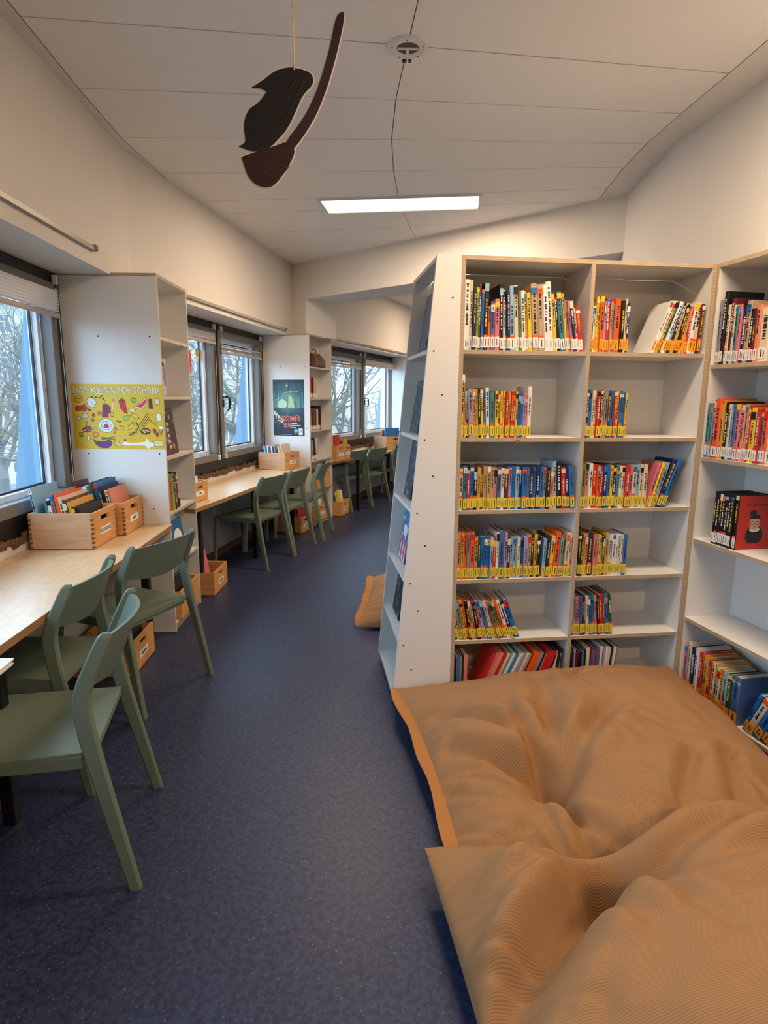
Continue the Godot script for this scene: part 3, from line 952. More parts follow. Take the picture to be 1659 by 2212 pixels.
func heap_done() -> void:
	var m := ArrayMesh.new()
	var i := 0
	for k in heap:
		heap[k].commit(m)
		m.surface_set_material(i, M[k] if M.has(k) else cover_mat(k))
		i += 1
	var o := put(self, "books", m, null)
	o.set_meta("kind", "stuff")
	tag(o, "many small books on the bottom shelves, in the teal poster cabinet and in the far crates", "book")

# one row of books, described as: colour letter, thickness mm . height mm, then an optional lean (< or >) in degrees; _n leaves a gap
func shelf_row(tr: Transform3D, spec: String, sticker: String, ref: String, where: String, group: String, depth := 0.165, fit := 0.0, heap_it := false) -> Array:
	var x := 0.002
	var k := 0
	var made := []
	var wide := 1.0
	if fit > 0.0:
		# books as thick as fills the measured length of the row
		var sum := 0.0
		var gaps := 0.0
		for tk in spec.split(" ", false):
			if tk.begins_with("_"):
				gaps += float(tk.substr(1)) * 0.001
			else:
				var lean0 := 0.0
				var num := tk.substr(1)
				for sgn in ["<", ">"]:
					if num.contains(sgn):
						lean0 = deg_to_rad(float(num.split(sgn)[1]))
						num = num.split(sgn)[0]
				sum += float(num.split(".")[0]) * 0.001 / cos(lean0)
				gaps += 0.0004
		wide = (fit - gaps - x) / sum
	for tk in spec.split(" ", false):
		if tk.begins_with("_"):
			x += float(tk.substr(1)) * 0.001
			continue
		var lean := 0.0
		var body := tk.substr(1)
		for s in ["<", ">"]:
			if body.contains(s):
				var q := body.split(s)
				lean = deg_to_rad(float(q[1])) * (1.0 if s == "<" else -1.0)
				body = q[0]
		var nums := body.split(".")
		var w := float(nums[0]) * 0.001 * wide
		var h := float(nums[1]) * 0.001
		var l := tk.substr(0, 1)
		var adj := "thin " if w < 0.011 else ("thick " if w > 0.021 else "")
		if h > 0.268:
			adj += "tall "
		elif h < 0.196:
			adj += "short "
		var label := "%s%s book, %s %s, %s" % [adj, PAL[l][0], ORD[k], ref, where]
		var b := Basis(Vector3(0, 0, 1), lean)
		var at := Vector3(x, 0, -0.008 - rng.randf() * 0.012)
		if lean < 0.0:
			at = Vector3(x + w / cos(lean), 0, at.z) - b * Vector3(w, 0, 0)
		var d := minf(depth, h * 0.78) - rng.randf() * 0.008
		if heap_it:
			heap_book(tr * Transform3D(b, at), w, h, d, l, sticker)
		else:
			made.append(make_book(tr * Transform3D(b, at), w, h, d, l, sticker, label, group))
		x += w / cos(lean) + 0.0004
		k += 1
	return made

# ------------------------------------------------------------------ shelving
const SH_A := [1.720, 1.326, 0.986, 0.646, 0.337, 0.052]
const SH_C := [1.668, 1.236, 0.834, 0.425, 0.042]

func bookcases() -> void:
	var T := 0.018
	var A := frame(Vector2(0.333, -2.82), Vector2(cos(-0.125), sin(-0.125)))
	var o := thing("bookcase", "tall white bookcase with two columns of book compartments and plywood edges", "bookcase", A)
	for x in [0.009, 0.606, 1.191]:
		board(o, "side_panel" if x != 0.606 else "divider", Vector3(x, 1.075, -0.16), Vector3(T, 2.054, 0.32), 0)
	board(o, "top_board", Vector3(0.6, 2.111, -0.16), Vector3(1.2, T, 0.32), 1)
	for y in SH_A:
		for x in [[0.018, 0.597], [0.615, 1.182]]:
			board(o, "shelf", Vector3((x[0] + x[1]) / 2, y - T / 2, -0.157), Vector3(x[1] - x[0], T, 0.306), 1)
	board(o, "back_panel", Vector3(0.6, 1.075, -0.324), Vector3(1.2, 2.05, 0.008), 2)
	board(o, "plinth", Vector3(0.6, 0.016, -0.18), Vector3(1.16, 0.032, 0.27), 0, "ply", "ply")
	# display unit: slanting open front towards the windows, tapering side panels
	var D := thing("display_shelf", "white display shelf with slanting front and screwed tapering side panel", "shelf", A)
	var st := stn()
	var bevel := PackedVector2Array([Vector2(-0.288, 0.04), Vector2(-0.001, 0.04), Vector2(-0.001, 2.12), Vector2(-0.111, 2.12)])
	extrude(st, bevel, -T, 0.0)
	var near := obj("side_panel", st, M["white"], D)
	st = stn()
	extrude(st, bevel, -0.60, -0.60 + T)
	obj("side_panel", st, M["white"], D)
	for y in SH_A + [2.111]:
		var front: float = -0.288 + 0.177 * (y - 0.04) / 2.08
		var inset := 0.018
		var dep: float = -0.022 - front - 0.006
		board(D, "shelf" if y < 2.1 else "top_board", Vector3(front + 0.006 + dep / 2, y - (T / 2 if y < 2.1 else 0.0), -0.30), Vector3(dep, T, 0.564), 1, "white")
		if y > 0.1:
			for sp in ([Vector2(front + 0.027, y - 0.009)] if y < 2.1 else []):
				var sc := put(near, "screw", disc_mesh(0.0042, 0.0012), M["ink"], Vector3(sp.x, sp.y, 0.0))
				put(sc, "screw_ring", disc_mesh(0.0075, 0.0006), M["st_white"])
	for y in [1.94, 1.52, 1.15, 0.82, 0.50, 0.20]:
		var sc := put(near, "screw", disc_mesh(0.0042, 0.0012), M["ink"], Vector3(-0.214 + 0.0909 * y, y, 0.0))
		put(sc, "screw_ring", disc_mesh(0.0075, 0.0006), M["st_white"])
	board(D, "back_panel", Vector3(-0.012, 1.07, -0.30), Vector3(0.008, 2.06, 0.564), 0, "white")
	st = stn()
	bx(st, Vector3(-0.135, 0.02, -0.30), Vector3(0.26, 0.04, 0.56))
	obj("plinth", st, M["ply"], D)
	# side bookcase along the wall
	var Cf := frame(Vector2(1.524, -2.97), Vector2(0.194, 0.981))
	var c := thing("bookcase", "white bookcase along the side wall, at right angles to the tall one", "bookcase", Cf)
	for x in [0.009, 0.70, 1.391]:
		board(c, "side_panel", Vector3(x, 1.075, -0.135), Vector3(T, 2.054, 0.27), 0)
	board(c, "top_board", Vector3(0.70, 2.111, -0.135), Vector3(1.4, T, 0.27), 1)
	for y in SH_C:
		for x in [[0.018, 0.691], [0.709, 1.382]]:
			board(c, "shelf", Vector3((x[0] + x[1]) / 2, y - T / 2, -0.132), Vector3(x[1] - x[0], T, 0.258), 1)
	board(c, "back_panel", Vector3(0.70, 1.075, -0.266), Vector3(1.4, 2.05, 0.008), 2)
	board(c, "plinth", Vector3(0.70, 0.012, -0.15), Vector3(1.36, 0.024, 0.22), 0, "ply", "ply")
	# books of the tall bookcase
	var rows := ["top", "second", "third", "fourth", "fifth", "bottom"]
	var st1 := ["st_white", "st_yellow", "st_yellow", "st_yellow", "st_yellow", "st_yellow"]
	var st2 := ["st_orange", "st_yellow", "st_yellow", "st_yellow", "st_yellow", ""]
	var col1 := [
		"W23.302 C12.300 N14.262 g10.272 M9.282 B12.262 K17.290 O13.192 b17.210<1 P21.222<1 K15.286<2 C10.262<2 B8.205<3 N13.256<3 t21.282<3 C17.284<4 o11.255<4 W16.262<4 y11.260<5 Y17.254<5 c26.292<5 c24.290<5 W20.290<5 W22.304<6 Y15.252<7 K13.250<8 T19.262<8 y12.255<8 E12.228<8 P10.226<9 N16.230<9 C9.194<9 R18.200<9",
		"y11.288 c9.215 K9.195<1 p17.222<3 y9.222<3 y9.222<3 K8.222<3 Y9.222<3 b10.228<3 W13.228<3 T16.208<2 Y12.214<1 M7.214<1 Y9.214<1 Y8.214 R11.212 y8.212 R8.212 R9.212 Y8.212 B9.206 B9.206 p10.206 P8.205 W15.236",
		"C10.196 T9.208 R8.192 B10.206 K9.200 y9.202 M7.200 c9.206 y9.206 c9.203 P9.200 b10.200 W9.197 m10.200 p8.200 B10.204 t9.203 N8.204 B11.200 b9.200 N9.200 B9.200 N9.200 B9.200 E9.200 K10.199 s10.196 t11.228<3 K12.222<4 R11.200<4 N12.204<5 B12.204<6",
		"s10.232 y9.230 O9.230 E9.230 O13.232 c10.206 G8.208 B9.208 B9.208 B9.208 t8.206 R9.204 W8.228 b15.236 p10.228 N9.205 t9.203 t11.202 C10.203 B10.206 p12.206 c10.214 K8.214 y9.216 K11.200 _10 t10.192>2 N9.205>2 Y12.205>3 O14.226>4 E9.208>4 o9.209>4 C10.220>3 C8.220>2 R7.222>2",
		"G9.188<7 C9.200<8 E9.205<9 y9.206<9 R9.202<9 K8.200<9 c9.200<10 R9.198<11 K9.196<12 P10.200<15 p10.202<16 b12.200<16 C9.202<17 P9.202<17 o9.200<18 o10.198<19 O9.205<19 W11.204<20 N11.204<20 B14.206<20",
		"K9.190 b13.196 E8.198 K7.200 s14.205 _44 R11.225>22 P12.224>23 s12.224>23 R12.222>23 C11.220>24 E9.218>24 W9.218>24 T12.218>24 W10.216>24 C9.216>24 p10.216>24 W9.214>24 c9.214>23 M10.214>22 O15.220>21 O11.216>21 E11.216>21 K9.210>21 P9.205>21 R15.214>20 R16.214>20 N16.214>18 C15.200>16 K10.212>12 K11.214>6 c14.206",
	]
	var col2 := [
		"K7.238 W8.205 Y8.245 y9.240 O14.248<1 p9.226 R13.240<1 s9.225 T8.215 O21.238 K15.230 C8.238 N12.222 _110 W8.250>21 W7.250>21 Y10.248>21 T14.246>20 W12.244>19 t9.240>18 N13.238>17 y9.236>16 K9.226>14 M10.220>13 Y15.190>9 s10.206>8 R9.212>7 W18.232>6 C16.232>5 m12.224>3",
		"N9.222 B13.224 C9.222 C8.222 R13.222 K8.222 y9.222 E13.222 M9.222 B10.222 R10.220 Y10.220 b12.218 B11.212 Y8.210",
		"o14.214 s10.216 W12.218 R14.208 O10.208 R9.206 N12.212 B10.210 Y9.208 K10.208 T10.206 W10.204 C9.204 R14.205 P10.205 C12.206 t12.208 C10.210 C13.210 P9.226>14 Y10.226>15 t13.226>16 N14.240>18 B12.240>18",
		"C8.210 K10.212 G9.210 y10.214 s12.212 N17.216 _6 s10.205 P9.203 Y10.206 g9.200 m11.200 y12.215 C9.205 W10.205 W11.205 W10.205 W11.205 C10.205 B14.206",
		"m10.196<3 p9.198<3 E8.200<3 P12.203<3 b10.202<3 N11.202<4 m7.200<4 C12.202<4 T10.203<4 B10.204<4 T9.204<5 P10.206<5 K9.206<5 R17.208<5 R9.208<5 b10.210<6 T10.210<7 G13.212<7",
		"K9.190 N11.196 p9.210 m12.190 K13.195 b10.200 K10.205 C16.216 m8.212 b12.205 R12.205 b11.208 W10.218>2 p9.218>3 W11.216>4 C9.212>4 N11.215>5 W10.214>6 E11.212>6",
	]
	var fit1 := [0.570, 0.337, 0.575, 0.578, 0.335, 0.550]
	var fit2 := [0.542, 0.210, 0.440, 0.262, 0.222, 0.245]
	for r in 6:
		var g := "books on the %s shelf of the tall bookcase" % rows[r]
		shelf_row(A * Transform3D(Basis(), Vector3(0.018, SH_A[r], 0)), col1[r], st1[r], "from the end panel", "%s shelf of the tall bookcase" % rows[r], g, 0.165, fit1[r], r == 5)
		shelf_row(A * Transform3D(Basis(), Vector3(0.615, SH_A[r], 0)), col2[r], st2[r], "after the middle divider", "%s shelf of the tall bookcase" % rows[r], g, 0.165, fit2[r], r == 5)
	# books of the side bookcase
	var crow := ["top", "second", "third", "fourth", "bottom"]
	var cs := ["E9.290 p10.300 K11.322 _4 C9.262 m12.285 _2 C7.255 T9.250 P9.255 N17.268 c14.262 K11.225 m8.222 s12.235 C30.222 C12.221",
		"T12.255 E9.250 N10.272 O24.278 y12.268 Y9.266 K13.264 C9.252 t9.252 b11.252 P15.254 m7.252 s11.250 c10.252 R9.250 Y17.240 g9.238 R13.236 b10.226 O17.236 C22.230",
		"K11.250 K12.250 K10.250 K11.250 K13.250 K12.250 K11.250 K12.250",
		"",
		"P13.232 W11.260 C9.256 N19.246 W12.255 R13.240 O15.238 y15.236 R12.228 C13.228 y14.228 C13.222 y13.222 t15.220 G17.222 b30.228 _24 B12.215>20 C20.215>24 B26.210>26 N18.205>26 Y14.200>26"]
	for r in 5:
		var g := "books on the %s shelf of the side bookcase" % crow[r]
		var off := 0.12 if r == 2 else 0.022
		var made := shelf_row(Cf * Transform3D(Basis(), Vector3(off, SH_C[r], 0)), cs[r], "st_white" if r < 3 else "st_orange", "from the corner", "%s shelf of the side bookcase" % crow[r], g, 0.19, [0.335, 0.395, 0.15, 0.0, 0.575][r])
		if r == 2:
			var last: Node3D = made[made.size() - 1]
			var pm := picture_mesh(0.188, 0.248)
			var pc := put(last, "front_cover", pm, portrait_mat(), Vector3(last.get_child(0).scale.x + 0.0004, 0.125, -0.098))
			pc.rotation.y = PI / 2
			last.set_meta("label", "red-covered portrait book closing the row of black books on the side bookcase")
	# picture books standing face-out on the slanting display shelf
	var shown := [[1.720, 0.30, "b", "slate blue picture book on the display shelf's top tier"], [1.326, 0.27, "T", "dark teal picture book on the display shelf's second tier"], [0.986, 0.30, "N", "navy picture book on the display shelf's third tier"], [0.646, 0.27, "B", "blue and red picture book on the display shelf's fourth tier"], [0.337, 0.24, "K", "black picture book on the display shelf's fifth tier"], [1.326, 0.24, "P", "pink and grey picture book in front of the teal one on the display shelf"], [0.646, 0.24, "R", "red picture book beside the blue one on the display shelf"]]
	for i in shown.size():
		var q: Array = shown[i]
		var front: float = -0.288 + 0.177 * (q[0] - 0.04) / 2.08
		var lean := 0.16
		var zz := -0.30 if i < 5 else -0.06
		var wdt := 0.22 if i < 5 else 0.2
		var b := Basis(Vector3(0, 0, 1), -lean)
		var at := A * Transform3D(b, Vector3(minf(front + 0.045, -0.085), q[0] + 0.003, zz))
		var bo := make_book(at, 0.010, q[1], wdt, q[2], "", q[3], "picture books on the display shelf", false)
		var pm := picture_mesh(wdt * 0.98, q[1] * 0.98)
		var pc := put(bo, "front_cover", pm, cover_art(i), Vector3(-0.0004, q[1] / 2, -wdt / 2))
		pc.rotation.y = -PI / 2

func cabinets() -> void:
	for k in 3:
		var p: Vector2 = [Vector2(-1.34, -3.75), Vector2(-0.853, -7.05), Vector2(0.379, -10.55)][k]
		var d: Vector2 = [Vector2(-0.016, -1), Vector2(0.30, -0.954), Vector2(0.62, -0.79)][k]
		var w: float = [0.58, 0.66, 0.6][k]
		var tr := frame(p, d)
		var o := thing("shelf_cabinet", ["tall white shelf cabinet with the yellow food poster on its side", "tall white shelf cabinet with the dark teal poster on its side", "white shelf cabinet at the far end of the last window"][k], "cabinet", tr)
		var T := 0.018
		board(o, "side_panel", Vector3(T / 2, 1.1, -0.29), Vector3(T, 2.19, 0.58), 0, "ply_pale")
		board(o, "side_panel", Vector3(w - T / 2, 1.1, -0.25), Vector3(T, 2.19, 0.50), 0, "ply_pale")
		board(o, "top_board", Vector3(w / 2, 2.202, -0.25), Vector3(w + 0.004, T, 0.50), 1)
		board(o, "back_panel", Vector3(w / 2, 1.1, -0.292), Vector3(w - 2 * T, 2.18, 0.01), 2)
		board(o, "plinth", Vector3(w / 2, 0.022, -0.15), Vector3(w - 0.01, 0.044, 0.27), 0, "ply", "ply")
		for y in [1.855, 1.505, 1.135, 0.785, 0.44, 0.062]:
			board(o, "shelf", Vector3(w / 2, y - T / 2, -0.145), Vector3(w - 2 * T, T, 0.288), 1, "ply_pale")
		for q in [[0.057, 1.853], [0.36, 1.853], [0.04, 1.158], [0.47, 1.158], [0.095, 0.815], [0.44, 0.815]]:
			var s := put(o, "screw", disc_mesh(0.005, 0.001), M["ink"], Vector3(0, q[1], -q[0]))
			s.rotation.y = -PI / 2
	var Af := frame(Vector2(-1.34, -3.75), Vector2(-0.016, -1))
	var Bf := frame(Vector2(-0.853, -7.05), Vector2(0.30, -0.954))
	var w1 := "in the yellow poster cabinet"
	var g1 := "books in the cabinet with the yellow poster"
	shelf_row(Af * Transform3D(Basis(), Vector3(0.024, 1.505, 0.006)), "W18.225 C20.222 p18.224", "st_white", "on the second shelf", w1, g1, 0.165, 0.075)
	shelf_row(Af * Transform3D(Basis(), Vector3(0.03, 0.785, 0.004)), "g22.240<2 O14.232<3 g20.236<4 K18.238<6 O18.230<9 K16.235<12 N14.240<26", "", "on the fourth shelf", w1, g1, 0.165, 0.26)
	# face-out picture book and the folders
	var bk := make_book(Af * Transform3D(Basis(Vector3.UP, PI / 2) * Basis(Vector3(0, 0, 1), -0.12), Vector3(0.345, 1.138, -0.030)), 0.012, 0.30, 0.30, "K", "", "dark picture book standing face-out in the cabinet with the yellow poster", "", false)
	var f := put(bk, "front_cover", picture_mesh(0.296, 0.295), cover_art(8), Vector3(-0.0006, 0.15, -0.15))
	f.rotation.y = -PI / 2
	var y0 := 0.443
	for i in 3:
		var h: float = [0.325, 0.31, 0.255][i]
		var l: String = ["R", "W", "B"][i]
		var q := make_book(Af * Transform3D(Basis(Vector3.UP, PI / 2) * Basis(Vector3(0, 0, 1), -0.15), Vector3(0.31 + 0.03 * i, y0, -0.060 + 0.022 * i)), 0.012, h, 0.24, l, "", ["red folder standing behind a white one, low in the poster cabinet", "white leaflet book between red folder and blue booklet, low shelf", "blue booklet with white arch on its cover, low shelf of poster cabinet"][i], "face-out booklets low in the poster cabinet", false)
		if i == 2:
			var pc := put(q, "front_cover", picture_mesh(0.236, 0.25), arch_cover_mat(), Vector3(-0.0006, 0.1275, -0.12))
			pc.rotation.y = -PI / 2
	var w2 := "in the teal poster cabinet"
	var g2 := "books in the cabinet with the teal poster"
	shelf_row(Bf * Transform3D(Basis(), Vector3(0.03, 1.505, -0.005)), "O20.235 c24.230 R26.238 N20.232 K26.230 s28.232 C22.228 m24.225 W18.212", "st_white", "on the second shelf", w2, g2, 0.165, 0.0, true)
	shelf_row(Bf * Transform3D(Basis(), Vector3(0.03, 1.135, -0.005)), "N22.260 b20.255 y26.250<4 K14.242 M34.238 M36.236 M30.236 c26.238 C20.245 K22.250>5 N28.252>5 K24.262 m22.280", "st_white", "on the third shelf", w2, g2, 0.165, 0.0, true)
	shelf_row(Bf * Transform3D(Basis(), Vector3(0.03, 0.785, -0.005)), "N40.240<3 b28.245<4 y38.240<5 K24.262<8 N26.255<9 m22.250<10 W30.250<4 p20.260", "st_white", "on the fourth shelf", w2, g2, 0.165, 0.0, true)
	# old doctor's bag
	var bag := thing("leather_bag", "small brown leather bag with clasp on the teal poster cabinet's top shelf", "bag", Bf * Transform3D(Basis(), Vector3(0.38, 1.855, -0.11)))
	var st := stn()
	var prof := []
	for r in [[0.0, 0.36, 0.15], [0.02, 0.38, 0.17], [0.09, 0.37, 0.16], [0.13, 0.33, 0.10], [0.155, 0.29, 0.045], [0.165, 0.285, 0.03]]:
		prof.append([0.0, r[0], 0.0, r[1], r[2]])
	column(st, prof)
	obj("body", st, M["leather"], bag)
	st = stn()
	bx(st, Vector3(0, 0.168, 0), Vector3(0.29, 0.012, 0.035))
	cbx(st, Vector3(0, 0.15, 0.03), Vector3(0.03, 0.03, 0.012), 0.003)
	obj("clasp", st, mat("brass", Color(0.75, 0.56, 0.25), 0.3, 0.9), bag)
	st = stn()
	tube(st, [Vector3(-0.06, 0.17, 0), Vector3(-0.05, 0.205, 0), Vector3(0.0, 0.218, 0), Vector3(0.05, 0.205, 0), Vector3(0.06, 0.17, 0)], [0.006], 8)
	obj("handle", st, M["leather"], bag)

# ------------------------------------------------------------------ desks, radiators
func desks() -> void:
	var spec := [[B1, -7.0, -0.375, 0.275, "nearest"], [B2, 0.22, 2.99, 0.24, "second"], [B3, -0.02, 3.10, 0.24, "farthest"]]
	for k in 3:
		var b: Array = spec[k][0]
		var s0: float = spec[k][1]
		var s1: float = spec[k][2]
		var zf: float = spec[k][3]
		var l := s1 - s0
		var dp := zf + 0.285
		var o := thing("desk", "long birch-topped wall desk under the %s window" % spec[k][4], "desk", frame(bp(b, s0, zf), b[1]))
		var cut := 0.06 if k == 1 else 0.0
		var st := stn()
		var plan := PackedVector2Array([Vector2(0, 0), Vector2(l, 0), Vector2(l + cut, -dp), Vector2(0, -dp)])
		if k == 2:
			plan = PackedVector2Array([Vector2(-0.22, -0.16), Vector2(l, 0), Vector2(l, -dp), Vector2(-0.05, -dp)])
		prism(st, plan, 0.714, 0.716)
		obj("veneer", st, M["birch"], o)
		st = stn()
		prism(st, plan, 0.685, 0.714)
		obj("top", st, M["desk_edge"], o)
		var n := 3 if k else 5
		for i in n:
			var x := (0.22 if k < 2 else 0.5) + (l - (0.5 if k < 2 else 0.78)) * i / (n - 1.0)
			st = stn()
			cbx(st, Vector3(x, 0.3425, -0.09), Vector3(0.045, 0.685, 0.045), 0.004)
			obj("leg", st, M["dark_metal"], o)
			st = stn()
			cbx(st, Vector3(x, 0.66, -dp / 2 + 0.02), Vector3(0.04, 0.04, dp - 0.16), 0.004)
			obj("bracket", st, M["dark_metal"], o)
		if k > 0:
			var r := thing("radiator", "dark grey ribbed radiator under the %s window's desk" % spec[k][4], "radiator", frame(bp(b, s0 + 0.15, -0.15), b[1]))
			st = stn()
			bx(st, Vector3((l - 0.35) / 2, 0.36, -0.02), Vector3(l - 0.35, 0.46, 0.03))
			obj("body", st, M["radiator"], r)
			st = stn()
			var nr := int((l - 0.36) / 0.035)
			for i in nr:
				cbx(st, Vector3(0.02 + i * 0.035, 0.36, 0.004), Vector3(0.020, 0.47, 0.03), 0.006)
			var ribs := obj("ribs", st, M["radiator"], r)
			ribs.set_meta("kind", "stuff")
			st = stn()
			tube(st, [Vector3(l - 0.6, 0.0, 0.03), Vector3(l - 0.6, 0.16, 0.03)], [0.009], 8)
			tube(st, [Vector3(0.14, 0.0, 0.03), Vector3(0.14, 0.16, 0.03)], [0.009], 8)
			obj("pipe", st, M["metal"], r)
		st = stn()
		wall_piece(st, b, s0, s1 + 0.1, 0.0, 0.085, -0.24, -0.222)
		struct(obj("baseboard_left", st, M["skirting"]), "reddish brown baseboard below the %s window" % spec[k][4], "baseboard")

# ------------------------------------------------------------------ chairs
func make_chair() -> Node3D:
	var o := thing("chair", "x", "chair", Transform3D(), "green plastic chairs at the window desks")
	var zup := func(y: float) -> float: return 0.184 + (y - 0.64) / 0.18 * 0.074
	var seat := sheet(14, 14, func(u: float, v: float) -> Vector3:
		var hw := lerpf(0.232, 0.215, v)
		if v < 0.12:
			hw -= (0.12 - v) * (0.12 - v) * 2.2
		var x := lerpf(-hw, hw, u)
		var z := lerpf(-0.245, 0.205, v)
		var y := 0.452 - 0.012 * sin(PI * u) * sin(PI * clampf(v * 1.1, 0, 1)) - (0.020 * pow(1 - v / 0.14, 2) if v < 0.14 else 0.0)
		return Vector3(x, y, z), Vector3(0, 0.022, 0))
	put(o, "seat", seat, M["chair"])
	var st := stn()
	for s in [-1, 1]:
		bx(st, Vector3(s * 0.214, 0.425, -0.03), Vector3(0.018, 0.035, 0.40), Basis(Vector3.UP, s * 0.035))
	bx(st, Vector3(0, 0.428, -0.225), Vector3(0.40, 0.03, 0.018))
	bx(st, Vector3(0, 0.425, 0.185), Vector3(0.40, 0.03, 0.02))
	obj("seat_rail", st, M["chair"], o)
	var back := sheet(18, 8, func(u: float, v: float) -> Vector3:
		var x := lerpf(-0.212, 0.212, u)
		var e := 1.0 - pow(x / 0.212, 2)
		var y := lerpf(0.818 - 0.010 * (1.0 - e), 0.645 + 0.012 * (1.0 - e) - 0.012 * e, v)
		return Vector3(x, y, zup.call(y) + 0.010 + 0.052 * e), Vector3(0, 0.001, 0.013))
	put(o, "backrest", back, M["chair"])
	for s in [-1, 1]:
		st = stn()
		column(st, [[s * 0.258, 0.0, 0.300, 0.026, 0.037], [s * 0.249, 0.2, 0.258, 0.027, 0.043], [s * 0.238, 0.42, 0.212, 0.028, 0.050], [s * 0.233, 0.52, 0.194, 0.028, 0.052], [s * 0.228, 0.60, 0.184, 0.028, 0.052], [s * 0.226, 0.64, 0.186, 0.027, 0.052], [s * 0.223, 0.69, 0.202, 0.027, 0.050], [s * 0.218, 0.79, 0.248, 0.025, 0.046], [s * 0.217, 0.812, 0.257, 0.023, 0.038], [s * 0.217, 0.824, 0.262, 0.016, 0.022]])
		obj("leg", st, M["chair"], o)
		st = stn()
		column(st, [[s * 0.240, 0.0, -0.240, 0.028, 0.030], [s * 0.234, 0.22, -0.232, 0.030, 0.036], [s * 0.224, 0.40, -0.224, 0.032, 0.044], [s * 0.220, 0.438, -0.222, 0.032, 0.046]])
		obj("leg", st, M["chair"], o)
	return o

func chairs() -> void:
	var spots := [
		[Vector2(-0.83, -1.904), Vector2(-0.975, 0.223), "sage green plastic chair nearest the viewer, its back turned to the aisle"],
		[Vector2(-1.14, -2.365), Vector2(-0.998, 0.07), "sage green plastic chair pushed under the near desk between the two nearest chairs"],
		[Vector2(-1.053, -2.92), Vector2(-0.937, -0.35), "sage green plastic chair standing before the yellow poster cabinet"],
		[Vector2(-0.96, -5.477), Vector2(-0.95, -0.314), "first of three green chairs at the second window's desk, nearest the poster cabinet"],
		[Vector2(-0.80, -5.99), Vector2(-0.965, -0.26), "middle one of three green chairs at the second window's desk"],
		[Vector2(-0.625, -6.633), Vector2(-0.985, -0.10), "green chair at the far end of the second window's desk, beside the second cabinet"],
		[Vector2(-0.317, -8.289), Vector2(-0.877, -0.48), "nearer of the two green chairs seen whole at the farthest desk"],
		[Vector2(-0.047, -8.693), Vector2(-0.877, -0.48), "farther of the two green chairs seen whole at the farthest desk"],
		[Vector2(0.31, -9.42), Vector2(-0.877, -0.48), "green chair in the shadow at the far end, half hidden by the display shelf"]]
	var proto := make_chair()
	for i in spots.size():
		var c: Node3D = proto
		if i:
			c = proto.duplicate()
			c.name = "chair"
			add_child(c, true)
		var f: Vector2 = spots[i][1].normalized()
		var z := Vector3(-f.x, 0, -f.y)
		var x := Vector3(z.z, 0, -z.x)
		var p: Vector2 = spots[i][0] + f * 0.29
		c.transform = Transform3D(Basis(x, Vector3.UP, z), Vector3(p.x, 0, p.y))
		c.set_meta("label", spots[i][2])

